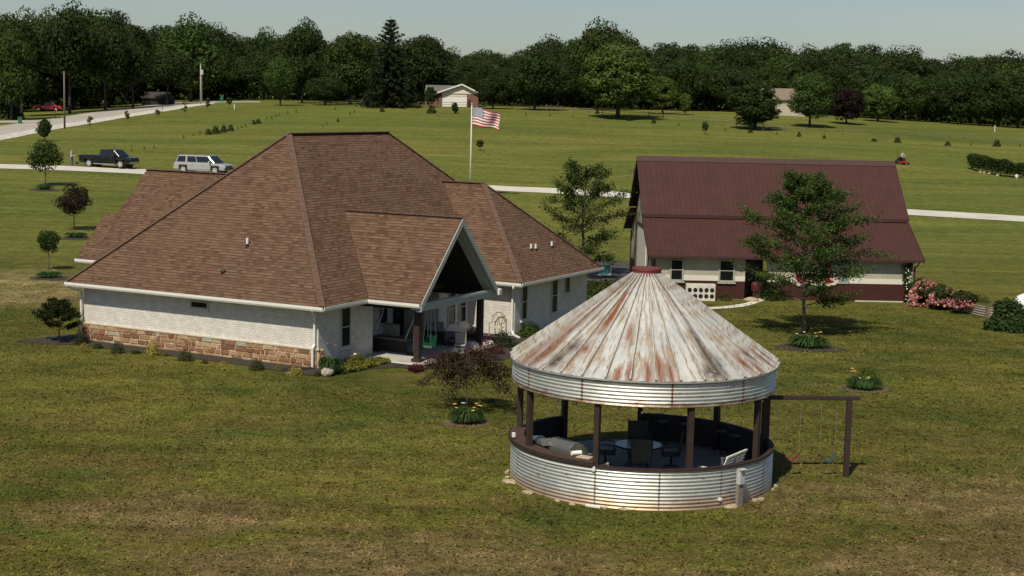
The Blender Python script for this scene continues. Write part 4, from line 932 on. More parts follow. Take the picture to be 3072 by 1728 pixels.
rg=random.Random(21)
def woodtree(x,D,top,kind,label,group,wsc=None,name='broadleaf_tree'):
    p=atd(x*1.1925,D); h=zat(x*1.1925,top*1.1925,D)-p.z; h=max(4,h); s=h/15.4
    me=WC[rg.randrange(6)] if kind==0 else WL[rg.randrange(2)]
    w_=wsc or (s*.45+.55)*rg.uniform(.88,1.08); return tree(name,label,'tree',p,me,WT[rg.randrange(2)],(w_,w_,s),rg.uniform(0,6.28),group)
for row,(dD,step,frac,off) in enumerate(((46,50,0,0),(24,46,.10,22),(6,44,.32,8))):
    x=-70+off
    while x<2680:
        gap=(1150<x<1215 and row==2) or (row==2 and 1930<x<1990) or (row==2 and 300<x<470)
        top=min(lerp_t(SKY,x-14),lerp_t(SKY,x+14))*.5+lerp_t(SKY,x)*.5
        base=lerp_t([(0,268),(600,258),(1300,258),(1700,270),(2576,318)],x)
        t_=top-(9 if x<335 else 3)+(base-top)*(frac+rg.uniform(-.06,.08) if row else 0)+(rg.uniform(0,6) if row==0 else 0)
        if not gap: woodtree(x+rg.uniform(-7,7),wd_D(x)+dD+rg.uniform(-4,4),t_,1 if rg.random()<(.10 if row==0 else .16) else 0,'dark broadleaf tree massed in the wood beyond the far field','trees massed in the wood')
        x+=step*rg.uniform(.85,1.15)
# undergrowth that closes the foot of the wood
rgn=np.random.default_rng(4)
n=42000; xs=rgn.uniform(-120,2700,n); Cn=np.empty((n,3))
for i in range(n):
    D=wd_D(xs[i])+rgn.uniform(14,60); q=ray(xs[i]*1.1925,300); X=q[0]*D; hgt=5.2+1.6*sin(xs[i]*.05)+rgn.uniform(-.5,1.2)
    Cn[i]=(X,D,gz(X,D)+rgn.uniform(0,1)**.8*hgt)
me=leafmesh('undergrowth',Cn,rdir(rgn,n)+np.array([0,-.5,.5]),rgn.uniform(.8,1.5,n),F_WOOD,3); o=bpy.data.objects.new('undergrowth',me); C.objects.link(o); tag(o,'dark tangled undergrowth along the foot of the wood','undergrowth',kind='stuff')
# ---- trees one can tell apart in front of the wood: (x, top, base or D, width px, crown, label)
def spec(x,top,base,wpx,me,label,name='broadleaf_tree',D=None,tr=0,nomW=11.,nomH=15.,cat='tree'):
    if D is None: p=at(x*1.1925,base*1.1925); D=p.y
    else: p=atd(x*1.1925,D)
    h=zat(x*1.1925,top*1.1925,D)-p.z; wm=wpx*1.1925*D/FPX; return tree(name,label,cat,p,me,WT[tr],(wm/nomW,wm/nomW,h/nomH*1.03),rg.uniform(0,6))
LM=crown('lime_crown',71,15,11,.8,F_LIME,110,95,.5,.24,'round'); LM2=crown('maple_crown',72,15,11,.7,F_LIME,90,165,.46,.27,'oval'); DG=crown('round_dark_crown',73,15,11,.3,F_DGRN,110,95,.5,.24,'round')
DG.materials[0]=F_DGRN
spec(1555,108,288,205,LM2,'large bright green tree with a broad crown at the fence right of the far garage',D=268,nomW=11)
spec(1500,58,270,150,WL[0],'tall grey green tree rising above the far skyline behind the bright broad tree',D=300)
spec(1668,192,274,92,LM2,'low rounded bright green tree just right of the broad bright tree','broadleaf_tree',D=285)
spec(1725,230,264,34,LM,'small yellow green tree at the foot of the dark wood',D=285)
spec(1898,205,326,142,DG,'round dark green tree standing alone at the fence in the far field')
spec(2040,180,280,125,WL[1],'loose mid green tree beside the pale gravestones at the wood edge',D=262)
spec(2208,205,306,102,LM,'round yellow green tree standing alone on the mown slope')
PU=crown('purple_crown',74,15,11,.3,F_PURP,90,90,.55,.28,'round'); spec(2132,222,292,100,PU,'dark purple leaved tree between two green trees at the wood edge','purple_tree',D=275)
spec(705,140,262,82,WL[0],'small bright green tree with a pointed crown in front of the left wood',D=298)
spec(1240,190,262,90,WC[3],'dark low spreading tree right of the far brick garage',D=290)
spec(1345,120,268,120,WC[1],'dark green tree behind the split rail fence',D=288)
spec(880,78,262,150,WL[1],'broad light topped tree left of the tall spruce',D=312)
spec(1060,84,262,150,WC[0],'broad dark tree right of the tall spruce',D=316)
spec(760,52,262,105,WC[2],'tall dark round topped tree left of the open sky gap',D=316)
spec(818,190,262,95,WC[4],'bushy dark tree with a grey green crown near the far fence',D=305)
spec(480,44,262,170,WL[0],'big spreading tree behind the pale utility pole with the transformer',D=335)
spec(28,75,290,130,WL[1],'tree with yellowish leaves at the left edge of the photo',D=262)
spec(1083,215,262,34,DG,'small dark conical yew beside the far garage',D=296)
spec(1215,160,262,80,WC[5],'dark tree close behind the red brick chimney',D=318)
# spruce
def spruce():
    rg_=np.random.default_rng(8); H=18.; Cn=[];Nn=[]; m=MB(); m.tube([(0,0,-.2),(0,0,9),(0,0,H)],[.3,.2,.03],8)
    k=0; z=.8
    while z<H-.4:
        L=(1-z/H)**.7*5.4*(1+.12*sin(k*1.7)); 
        for j in range(7):
            a=j*.9+k*.55+rg_.uniform(-.2,.2); l=L*rg_.uniform(.75,1.1); up=.25 if z>12 else -.12
            pts=[(0,0,z),(l*.5*cos(a),l*.5*sin(a),z-.1+up*l*.3),(l*cos(a),l*sin(a),z+up*l+ (0.25*l if z>12 else 0))]; m.tube(pts,[.06,.04,.012],4)
            n_=int((14+l*24)*(1 if z<10 else .55)); f=rg_.uniform(.15,1,n_); q=np.array([cos(a),sin(a),0]); zz=z+ (up*l+(0.25*l if z>12 else 0))*f**1.3
            P=q[None]*l*f[:,None]; P[:,2]=zz; P+=rg_.normal(size=(n_,3))*np.array([.16,.16,.1]); P[:,2]-=rg_.uniform(0,.5 if z<12 else .2,n_); Cn.append(P); Nn.append(rdir(rg_,n_)+np.array([0,0,.3]))
        z+=.62+(.25 if z>12 else 0); k+=1
    Cn=np.concatenate(Cn);Nn=np.concatenate(Nn); o=m.build('t',BARKD,None); tm=o.data; bpy.data.objects.remove(o)
    return leafmesh('spruce_crown',Cn,Nn,rg_.uniform(.3,.6,len(Cn)),F_SPRU,4),tm
sc_,st_=spruce(); p=atd(980*1.1925,292); h=zat(980*1.1925,40*1.1925,292)-p.z; tree('spruce_tree','tall ragged spruce whose bare tipped top stands above all its neighbours','tree',p,sc_,st_,(h/18*1.15,h/18*1.15,h/18))
# ---- near trees with visible limbs
def fine_tree(seed,H,zb,W,r,mat,bark,limbs=14,tw=7,per=34,ls=.16,up=.45,droop=0,lean=.03,sprd=.28,tp=.9,dome=False,jit=1.):
    rg=random.Random(seed); rn=np.random.default_rng(seed); m=MB(); pts=[(0,0,-.15)]; x=y=0
    for k in range(1,9):
        x+=rg.uniform(-lean,lean)*H/3; y+=rg.uniform(-lean,lean)*H/3; pts.append((x,y,H*tp*k/8))
    m.tube(pts,[r*1.4]+[max(.012,r*(1.02-k*.118)) for k in range(1,9)],10)
    def tr(z):
        f=max(0,min(7.999,z/(H*tp)*8)); i=int(f); return Vector(pts[i]).lerp(Vector(pts[i+1]),f-i)
    Cn=[];Nn=[]
    for k in range(limbs):
        u=k/(limbs-1); z=zb+(H*tp-zb)*u**.9*.97; a=k*2.399+rg.uniform(-.3,.3)
        env=(1-abs(u-.28)*.95) if not dome else math.sqrt(max(.05,1-(u*.95)**2)); L=W/2*max(.25,env)*rg.uniform(.8,1.12); b=tr(z); upk=up*(.6+.8*u)
        P=[b]
        for s in range(1,6):
            f=s/5; P.append(b+Vector((cos(a+.15*sin(s))*L*f,sin(a+.15*sin(s))*L*f,L*(upk*f-droop*f*f)+rg.uniform(-.04,.04)*L)))
        m.tube(P,[r*.42*(1-.17*s)*(1-.4*u) for s in range(6)],6,cap=False)
        for t_ in range(tw):
            f=.25+.75*(t_+1)/tw; i=min(4,int(f*5)); b2=P[i].lerp(P[i+1],f*5-i); a2=a+rg.choice((-1,1))*rg.uniform(.3,1.2); l2=L*sprd*rg.uniform(.6,1.3)
            e=b2+Vector((cos(a2)*l2,sin(a2)*l2,l2*rg.uniform(-.1,.45)-droop*l2*.8)); m.tube([b2,b2.lerp(e,.5)+Vector((0,0,.03)),e],[r*.12,r*.08,.004],4,cap=False)
            n_=int(per*rg.uniform(.6,1.3)); ff=rn.uniform(.1,1.12,n_); Q=np.array(b2)+ (np.array(e)-np.array(b2))[None]*ff[:,None]+rn.normal(size=(n_,3))*np.array([.15,.15,.12])*W/5*jit
            Cn.append(Q); Nn.append(rdir(rn,n_)*.8+np.array([0,0,.7]))
    Cn=np.concatenate(Cn);Nn=np.concatenate(Nn)
    o=m.build('trunk',bark,None,smooth=True,uv=False,wind=False); tm=o.data; bpy.data.objects.remove(o)
    return leafmesh('crown',Cn,Nn,ls*rn.uniform(.6,1.4,len(Cn)),mat,seed),tm
def ftree(name,label,px,base,toppx,wpx,mat,bark=BARK,seed=1,zbf=.25,n=None,rz=0,**k):
    p=at(px,base); D=p.y; H=(base-toppx)*D/FPX; W=wpx*D/FPX; c_,t_=fine_tree(seed,H,H*zbf,W,k.pop('r',H*.016),mat,bark,**k); return tree(name,label,'tree',p,c_,t_,rz=rz)
ftree('locust_tree','airy open locust tree between the house wing and the brown barn',1742,832,482,265,F_LOC,BARK,5,.10,limbs=26,tw=9,per=58,ls=.13,up=.62,sprd=.42,jit=1.0)
ftree('locust_tree','green locust tree on the lawn hiding the middle of the barn',2413,1002,497,365,F_LOC,BARK,8,.17,limbs=34,tw=11,per=105,ls=.105,up=.45,sprd=.42,r=.09,jit=.82)
ftree('maple_tree','small bronze leaved weeping maple with a thin trunk left of the pavilion',1400,1232,1040,245,F_MAP,BARK,12,.52,limbs=22,tw=8,per=60,ls=.07,up=.62,droop=.62,sprd=.36,r=.035,tp=.86,dome=True,jit=1.0)
def dtree(name,label,px,base,top,crownbase,wpx,mat,seed,ls=.14,shape='oval',lobes=46,per=110):
    p=at(px,base); D=p.y; H=(base-top)*D/FPX; zb=(base-crownbase)*D/FPX; W=wpx*D/FPX; r=H*.014
    c_=crown('crown',seed,H*1.02,W*1.28,zb,mat,int(lobes*.62),per,ls*.85,.38,shape); t_=trunkmesh('trunk',seed,H,zb*1.05,r,BARK,6,W*.3); return tree(name,label,'tree',p,c_,t_)
dtree('young_maple','bushy young green maple by the driveway at the far left',137,557,422,527,98,F_MAPG,3,.2,'pear')
dtree('purple_maple','young dark purple maple on the lawn left of the house roof',223,690,554,652,98,F_PURP,4,.16,'dome',50,90)
dtree('young_maple','small green maple on straw coloured grass left of the house roof',146,810,683,768,74,F_MAPG,6,.12,'pear',46,75)
ftree('dogwood','low wide dark green tree at the left corner of the house',178,1026,898,125,F_DGRN,BARKD,7,.30,limbs=18,tw=9,per=80,ls=.075,up=.55,r=.035,sprd=.36,jit=1.3)
PE=crown('pear_crown',75,3.4,2.2,.35,F_DGRN,40,70,.2,.4,'pear'); p=at(133,425); tree('pear_tree','dark egg shaped young tree by the road, above the bushy maple','tree',p,PE,trunkmesh('t',9,3.4,.5,.05,BARKD,2,.4),(.95,.95,(425-348)*p.y/FPX/3.4))
# ---- shrubs
def shrubmesh(seed,mat,n=900,ls=.07,shape='dome'):
    rn=np.random.default_rng(seed); d=rdir(rn,n); d[:,2]=np.abs(d[:,2]); r=rn.uniform(.35,1,n)**.4; bump=1+.14*np.sin(d[:,0]*7+seed)*np.sin(d[:,1]*6)+.1*np.sin(d[:,2]*9)
    P=d*(r*bump)[:,None]*np.array([.5,.5,1.0]); return leafmesh('shrub',P,d+rdir(rn,n)*.8+np.array([0,0,.2]),ls*rn.uniform(.6,1.4,n),mat,seed)
SM={}
def shrub(name,label,px,base,wpx,hpx,mat,cat='shrub',group=None,seed=1,ls=.1,n=700,p=None,sy=1,loc=None):
    k=(mat.name,seed,ls,n)
    if k not in SM: SM[k]=shrubmesh(seed,mat,n,ls)
    if loc is None: loc=at(px,base)
    D=loc.y; o=bpy.data.objects.new(name,SM[k]); C.objects.link(o); W=wpx*D/FPX; Hh=hpx*D/FPX
    o.location=(loc.x,loc.y,loc.z-.03); o.scale=(W,W*sy,Hh); o.rotation_euler=(0,0,px*.37); return tag(o,label,cat,group)
G1='shrubs in the mulch bed below the ledge stone'
for a in (('golden_shrub','small golden shrub at the left end of the stone skirt, by the downspout',253,1043,30,16,F_YEL),
 ('green_shrub','low green sprigs just right of the leftmost golden shrub',294,1045,34,18,F_DGRN),
 ('boxwood','dark green ball shrub left of the larger golden shrub',353,1059,44,34,F_DGRN),
 ('low_plant','flat dark green plant right of the leftmost dark ball shrub',408,1060,36,12,F_DGRN),
 ('golden_shrub','largest golden shrub, pyramid shaped, at the middle of the stone skirt',459,1068,54,44,F_YEL),
 ('low_plant','flat dark plant right of the pyramid golden shrub',501,1068,18,9,F_DGRN),
 ('boxwood','dark green ball shrub right of the pyramid golden shrub',557,1083,50,36,F_DGRN),
 ('low_plant','faint low grey green plant between ball shrub and small golden shrub',614,1090,26,14,F_DGRN),
 ('golden_shrub','small golden shrub in front of the right half of the stone skirt',669,1097,28,16,F_YEL),
 ('boxwood','dark green ball shrub in the right part of the bed below the stones',771,1110,50,32,F_DGRN),
 ('low_plant','low green plants between the ball shrub and the hosta',838,1108,34,14,F_GOLD),
 ('yellow_hosta','bright yellow spreading hosta near the house corner',886,1124,56,26,F_YEL),
 ('green_shrub','tiny dark shrub beside the black drain hose',952,1128,26,16,F_DGRN),
 ('dark_shrub','dark rounded shrub against the left end of the house wall',243,1032,46,46,F_DGRN)):
    shrub(*a,seed=2,ls=.085,n=900)
shrub('orange_barberry','low rounded orange gold shrub before the right brick wall',1066,1092,72,36,F_GOLD,seed=5,ls=.07,n=1600)
o=MB().blob((0,0,0),(.07,.07,.06)).build('globe_light',TRIM,None,smooth=True,loc=at(1064,1068,)+Vector((0,-.0,.02))); pp=at(1066,1092); o.location=(pp.x,pp.y-.1,pp.z+.40); tag(o,'small white ball resting on the orange gold shrub','garden ball')
# creeping gold ground cover
rn=np.random.default_rng(6); pl=[(1003,1120),(1020,1095),(1060,1100),(1120,1082),(1168,1083),(1172,1090),(1130,1102),(1080,1114),(1030,1124)]
pw=[at(*q) for q in pl]
def inpoly(x,y,P):
    c=False; j=len(P)-1
    for i in range(len(P)):
        if (P[i].y>y)!=(P[j].y>y) and x<(P[j].x-P[i].x)*(y-P[i].y)/(P[j].y-P[i].y)+P[i].x: c=not c
        j=i
    return c
def cover(name,label,P,hmax,mat,n,ls,seed=3,cat='ground cover',kind='stuff'):
    rn=np.random.default_rng(seed); Q=[]; xs=[p.x for p in P];ys=[p.y for p in P]
    while len(Q)<n:
        x=rn.uniform(min(xs),max(xs)); y=rn.uniform(min(ys),max(ys))
        if inpoly(x,y,P): Q.append((x,y,gz(x,y)+hmax*rn.uniform(.1,1)*(.7+.3*sin(x*5)*sin(y*4))))
    me=leafmesh(name,np.array(Q),rdir(rn,n)+np.array([0,0,.9]),ls*rn.uniform(.6,1.4,n),mat,seed); o=bpy.data.objects.new(name,me); C.objects.link(o); return tag(o,label,cat,kind=kind)
cover('gold_ground_cover','creeping gold green ground cover along the bed edge by the right brick wall',pw,.22,F_GOLD,5200,.08)
cover('red_ground_cover','dark red low cushion plant below the porch step',[at(*q) for q in ((1222,1112),(1240,1102),(1268,1104),(1272,1115),(1245,1121))],.2,F_RED,1800,.06,cat='cushion plant')
G2='reddish barberry shrubs beside the porch'
for k,(px,b,w_,h_,lab) in enumerate(((1300,1098,60,45,'dark red barberry at the right of the porch step'),(1345,1092,60,45,'dark red barberry below the row of white rocks'),(1415,1075,70,40,'dark red barberry under the right half of the white rocks'),(1460,1050,50,42,'dark red barberry at the foot of the right porch post'),(1355,1040,50,36,'dark red barberry behind the white rocks near the stool'),(1490,1062,52,34,'reddish shrub right of the white rocks'))):
    shrub('barberry',lab,px,b,w_,h_,F_RED,group=G2,seed=6,ls=.07,n=1100)
for px,b,w_,h_,lab in ((1420,1012,62,30,'dark spreading juniper left of the right porch post'),(1512,1040,62,50,'dark green leafy shrub in front of the wooden slat chair'),(1548,1052,40,30,'low dark shrub below the wing downspout')):
    shrub('dark_shrub',lab,px,b,w_,h_,F_DGRN,seed=7,ls=.08,n=1200)
shrub('hydrangea','bright green leafy hydrangea at the shaded wing wall',1590,1008,80,42,F_LITE,seed=8,ls=.1,n=1400)
shrub('orange_shrub','orange gold shrub beside the shaded wing wall',1655,966,60,38,F_GOLD,seed=5,ls=.08,n=1400); shrub('golden_shrub','yellow shrub partly behind the cone roof by the wing wall',1697,955,40,30,F_YEL,seed=2,ls=.085,n=900); shrub('dark_shrub','dark shrub against the wing wall left of the orange one',1628,962,34,36,F_DGRN,seed=7,ls=.08,n=1200)
ROCKW=plain('white_rock',(.62,.57,.50),.9,var=.2,sc=6,bump=.4)
for k,(px,py,s) in enumerate(((1348,1064,.22),(1362,1061,.2),(1378,1056,.24),(1388,1052,.25),(1412,1047,.24),(1424,1043,.22),(1442,1040,.24),(1455,1038,.2),(1468,1037,.18))):
    pp=at(px,py); o=MB().blob((0,0,.1),(s,s*.7,s*.75),2,.32,k).build('white_rock',ROCKW,None,loc=pp); tag(o,'jagged white rock in the row edging the bed by the porch','rock','white rocks edging the porch bed')
pp=at(983,1129); o=MB().blob((0,0,.12),(.26,.2,.2),2,.3,40).build('grey_rock',plain('tan_rock',(.38,.33,.28),.9,var=.2,sc=5,bump=.4),None,loc=pp); tag(o,'flat topped tan rock at the house corner below the grass clump','rock')
# day lilies: arching blades and flowers
def lily(label,loc,W,H,flowers,seed,mat=F_LILY,blades=620,name='daylily_clump',pet=P_ORG,fs=.05,cat='flowers'):
    rg=random.Random(seed); t=thing(name,label,cat,loc); m=MB()
    for k in range(blades):
        a=rg.uniform(0,6.28); r=W*.28*math.sqrt(rg.random()); bx,by=r*cos(a),r*sin(a); a2=a+rg.uniform(-.6,.6); L=W*.32*rg.uniform(.5,1.1); h=H*rg.uniform(.55,1); wd=.024*max(1,W/1.2)
        px_=Vector((-sin(a2),cos(a2),0))*wd; P=[Vector((bx,by,0)),Vector((bx+L*.35*cos(a2),by+L*.35*sin(a2),h*.8)),Vector((bx+L*.8*cos(a2),by+L*.8*sin(a2),h*.85)),Vector((bx+L*1.25*cos(a2),by+L*1.25*sin(a2),h*.35))]
        o=len(m.v)
        for i,p in enumerate(P): s=(1,1,.8,.1)[i]; m.v+=[tuple(p+px_*s),tuple(p-px_*s)]
        for i in range(3): m.f.append((o+2*i,o+2*i+1,o+2*i+3,o+2*i+2)); m.mi.append(0)
    m.build('leaves',mat,t,uv=False,wind=False)
    for fx,fy,fz,pm in flowers:
        f=MB(); s=fs*rg.uniform(.8,1.3)
        for q in range(6):
            a=q*PI/3; f.add([(fx,fy,fz),(fx+s*cos(a-.35),fy+s*sin(a-.35),fz+s*.7),(fx+s*1.5*cos(a),fy+s*1.5*sin(a),fz+s*.5),(fx+s*cos(a+.35),fy+s*sin(a+.35),fz+s*.7)],[(0,1,2,3)])
        f.build('flower',pm,t,uv=False,wind=False)
    return t
def bed(name,px,py,rx,ry,mat=SOIL):
    c=at(px,py); m=MB(); N=28; rg=random.Random(px); rx*=.8; ry*=.8; vs=[(c.x,c.y,gz(c.x,c.y)+.03)]
    for ring in (.5,1.):
        for i in range(N): a=2*PI*i/N; k=ring*(1+(rg.uniform(-.12,.12) if ring==1 else 0)); x=c.x+rx*k*cos(a); y=c.y+ry*k*sin(a); vs.append((x,y,gz(x,y)+(.03 if ring<1 else .008)))
    fs=[(0,1+i,1+(i+1)%N) for i in range(N)]+[(1+i,1+N+i,1+N+(i+1)%N,1+(i+1)%N) for i in range(N)]
    m.add(vs,fs); return struct(m.build(name,mat,wind=False))
rg=random.Random(2)
bed('soil_bed',1402,1270,1.0,.75)
lily('green daylily clump with orange blooms at the foot of the bronze maple',at(1402,1268),1.05,.52,[(-.42,-.1,.6,P_ORG),(-.36,-.16,.5,P_YEL),(.28,-.05,.62,P_ORG),(.36,-.1,.58,P_YEL),(.22,-.18,.52,P_ORG),(.43,-.02,.55,P_YEL),(.18,-.22,.42,P_YEL),(-.15,.1,.6,P_WHT)],1)
bed('soil_bed',2590,1168,1.25,.85)
lily('low daylily clump with orange yellow blooms alone on the right lawn',at(2592,1166),1.2,.48,[(-.5,.05,.62,P_ORG),(-.42,-.05,.66,P_ORG),(-.45,.1,.72,P_YEL),(-.22,-.25,.42,P_YEL),(.05,-.3,.42,P_ORG),(.09,-.28,.46,P_YEL),(-.36,0,.6,P_ORG)],2)
bed('soil_bed',2430,1045,2.0,1.5,MULCH)
lily('shaded daylily clump with pale blooms under the locust tree',at(2425,1040),1.7,.5,[(-.55,-.1,.55,P_WHT),(.25,-.1,.6,P_YEL),(.4,0,.62,P_ORG),(.3,-.2,.48,P_YEL),(-.2,.1,.6,P_WHT),(.52,.05,.62,P_YEL)],3,blades=380)
shrub('catmint','loose grey green plant behind the right lawn daylilies',2602,1150,78,52,F_LOC,seed=9,ls=.07,n=1400)
lily('tall spiky grass clump with small red blooms at the house corner',at(989,1122),.95,.75,[(-.1,0,1.15,P_PNK),(.1,.1,1.25,P_PNK),(.2,0,1.1,P_PNK)],4,name='grass_clump',blades=240,fs=.035,cat='ornamental grass')
lily('green plants at the foot of the small maple on straw grass',at(147,832),1.35,.35,[(.3,-.1,.4,P_WHT)],6,blades=260,name='foot_planting',cat='plants'); bed('soil_bed',152,836,1.4,1.0,MULCH)
lily('green plants at the foot of the purple maple',at(228,712),1.5,.38,[],7,blades=240,name='foot_planting',cat='plants'); bed('soil_bed',232,716,1.7,1.2,MULCH)
lily('green plants at the foot of the bushy maple by the driveway',at(133,568),1.5,.45,[],8,blades=240,name='foot_planting',cat='plants'); bed('soil_bed',136,571,1.7,1.3,MULCH)
# mulch along the house
def mulch(pts): 
    P=[H(*q) for q in pts]; m=MB(); c=sum(P,Vector())/len(P); m.add([(p.x,p.y,gz(p.x,p.y)+.02) for p in P],[tuple(range(len(P)))]); return struct(m.build('mulch_bed',MULCH,wind=False))
mulch([(-13.9,-1.9),(-12.6,-2.0),(-11.0,-1.15),(-8,-1.2),(-5,-1.1),(-2.5,-1.15),(-.6,-1.4),(.6,-1.5),(1.0,-.9),(1.3,.3),(2.2,1.6),(2.3,2.7),(0,2.7),(0,0),(-11.95,0),(-12.3,1.2),(-13.4,.6)])
mulch([(2.3,1.8),(3.2,2.0),(4.6,3.2),(5.0,5.5),(4.9,8.4),(4.4,10.2),(3.4,11.3),(3.3,19),(2.37,19),(2.37,11.7),(0.1,11.7),(.1,9.1),(3.05,9.1),(3.05,2.6),(2.35,2.7)])
# trees standing beside the road with their crowns high over the parked cars
WH=[crown('high_crown',90+i,16,13,5.2,F_WOOD,74,100,.62,.33,'oval') for i in range(2)]
for x,top,D,w_,lab in ((55,60,280,150,'tall roadside tree with a high crown above the left edge of the red pickup'),(175,40,292,170,'tall roadside tree with a high crown behind the thin dark pole'),(265,70,300,150,'tall roadside tree with a high crown left of the blue jeep'),(335,110,306,130,'roadside tree with a high crown right over the blue jeep'),(420,130,318,130,'roadside tree with a high crown over the low dark house')):
    spec(x,top,0,w_,WH[x%2],lab,D=D,nomW=13,nomH=16)
# a broad bush at the far left beside the road
pp=at(30,358); shrub('dark_bush','large dark bush at the left photo edge behind the green trash bin',26,358,80,46,F_WOOD,seed=11,ls=.14,n=1600)
# ================================================================ grass tufts near the camera
rn=np.random.default_rng(12); n=130000
yy=rn.uniform(28,82,n)**1.; uu=rn.uniform(-.36,.36,n); xx=uu*yy
hx=np.array([[HMi[0][0],HMi[0][1]],[HMi[1][0],HMi[1][1]]]); loc=np.stack([xx-HX,yy-HY],1)@hx.T
keep=((xx-GXc)**2+(yy-GYc)**2>3.9**2)&~((loc[:,0]>-13.6)&(loc[:,0]<5.2)&(loc[:,1]>-1.9)&(loc[:,1]<20))
xx,yy=xx[keep],yy[keep]; n=len(xx); zz=np.array([gz(a,b) for a,b in zip(xx,yy)])
me=leafmesh('grass_tufts',np.stack([xx,yy,zz+rn.uniform(.0,.035,n)],1),rdir(rn,n)+np.array([0,-.2,1.1]),rn.uniform(.05,.15,n),MG2,5,.35); o=bpy.data.objects.new('grass_tufts',me); C.objects.link(o); tag(o,'short tufts of mown lawn grass around the pavilion','grass',kind='stuff')
# ================================================================ vehicles
GLC=MT('car_glass').set((.01,.012,.014),.06,0,.8); TYRE=plain('tyre_rubber',(.015,.015,.015),.85,var=.2); CHR=MT('chrome').set((.75,.75,.75),.12,1); RIMM=MT('alloy').set((.6,.6,.6),.35,.5); LAMPG=MT('headlight_glass').set((.6,.6,.62),.1,.3)
def paint(name,c,r=.12): m=MT(name); m.b.inputs['Coat Weight'].default_value=.5; m.b.inputs['Coat Roughness'].default_value=.12; return m.set(c,r+.15,.2)
P_BLK=paint('black_car_paint',(.003,.003,.003)); P_SIL=paint('silver_car_paint',(.36,.36,.35)); P_REDC=paint('red_car_paint',(.42,.012,.02)); P_BLU=paint('blue_car_paint',(.03,.12,.5)); P_WHTC=paint('white_car_paint',(.75,.75,.73))
def loft(m,secs):
    o=len(m.v); n=len(secs[0])
    for s_ in secs: m.v+=[tuple(p) for p in s_]
    for i in range(len(secs)-1):
        for k in range(n): m.f.append((o+i*n+k,o+i*n+(k+1)%n,o+(i+1)*n+(k+1)%n,o+(i+1)*n+k)); m.mi.append(m.m)
    m.f.append(tuple(o+k for k in range(n))[::-1]); m.f.append(tuple(o+(len(secs)-1)*n+k for k in range(n))); m.mi+=[m.m]*2
def vehicle(name,label,cat,loc,rz,kind,pm,L,W,sc=1,group=None,chrome=True):
    """x forward, origin between the axles on the ground; kind 'pickup' or 'suv'"""
    t=thing(name,label,cat,loc,rz,group); t.scale=(sc,sc,sc); w2=W/2; rw=.41
    fx=L*.31; rx=-L*.31 if kind=='suv' else -L*.305
    def sec(x,zb,zt,w,c=.10): return [(x,-w,zb+.12),(x,-w*.93,zb),(x,w*.93,zb),(x,w,zb+.12),(x,w*1.0,zt-c*1.8),(x,w*.95,zt-c*.3),(x,w*.86,zt),(x,-w*.86,zt),(x,-w*.95,zt-c*.3),(x,-w,zt-c*1.8)]
    f=L/2; m=MB(); belt=1.18 if kind=='pickup' else 1.12; hood=1.16 if kind=='pickup' else 1.10
    if kind=='pickup': st=[(-f,.55,belt+.02,w2*.95),(-f+.06,.48,belt+.04,w2),(rx-.5,.45,belt+.04,w2),(rx-.46,.88,belt+.04,w2),(rx+.46,.88,belt+.04,w2),(rx+.5,.45,belt+.04,w2),(.4,.42,belt,w2),(fx-.5,.42,hood+.03,w2),(fx-.46,.88,hood+.02,w2),(fx+.46,.88,hood-.02,w2*.99),(fx+.5,.48,hood-.03,w2*.98),(f-.12,.45,hood-.08,w2*.95),(f,.52,hood-.2,w2*.88)]
    else: st=[(-f,.6,belt-.05,w2*.93),(-f+.1,.42,belt,w2*.98),(rx-.48,.40,belt,w2),(rx-.44,.84,belt,w2),(rx+.44,.84,belt,w2),(rx+.48,.38,belt,w2),(.4,.38,belt-.01,w2),(fx-.48,.38,hood+.02,w2),(fx-.44,.84,hood+.01,w2),(fx+.44,.84,hood-.04,w2*.98),(fx+.48,.42,hood-.05,w2*.97),(f-.12,.42,hood-.12,w2*.92),(f,.5,hood-.26,w2*.84)]
    loft(m,[sec(*q) for q in st]); body=m.build('body',pm,t,smooth=False,bevel=.05)
    top=1.88 if kind=='pickup' else 1.86
    if kind=='pickup': g=[(-.62,belt,0),(-.52,top-.04,.14),(1.05,top-.02,.14),(1.85,hood,0)]
    else: g=[(-f+.12,belt-.02,0),(-f+.42,top-.03,.14),(.95,top,.14),(1.78,hood,0)]
    # cabin: roof and pillars in paint, glass panes set in its sides
    def cs(x,z,inn): return [(x,-(w2*.95-inn),z),(x,(w2*.95-inn),z)]
    xb0,xr0,xr1,xb1=g[0][0],g[1][0],g[2][0],g[3][0]; zb,zt=belt-.03,top; wb,wt=w2*.95,w2*.78
    V=[(xb0,-wb,zb),(xb0,wb,zb),(xb1,-wb,hood-.03),(xb1,wb,hood-.03),(xr0,-wt,zt-.03),(xr0,wt,zt-.03),(xr1,-wt,zt-.02),(xr1,wt,zt-.02)]
    m=MB(); m.add(V,[(0,2,6,4),(1,5,7,3),(0,4,5,1),(2,3,7,6),(4,6,7,5),(0,1,3,2)]); m.build('cabin',pm,t,bevel=.09)
    def side(sgn,xa,xb_,h0=.12,h1=.86):
        def pt(x_rel,h): # interpolate on the side face
            xl_=xb0+(xr0-xb0)*h; xr_=xb1+(xr1-xb1)*h; x=xl_+(xr_-xl_)*x_rel; y=(wb+(wt-wb)*h)*sgn; z=zb+(zt-.03-zb)*h; return (x,y+sgn*.012,z)
        m=MB(); a=[pt(xa,h0),pt(xb_,h0),pt(xb_,h1),pt(xa,h1)]; m.add(a+[(p[0],p[1]-sgn*.02,p[2]) for p in a],[(0,1,2,3),(7,6,5,4),(0,4,5,1),(1,5,6,2),(2,6,7,3),(3,7,4,0)]); m.build('side_window',GLC,t)
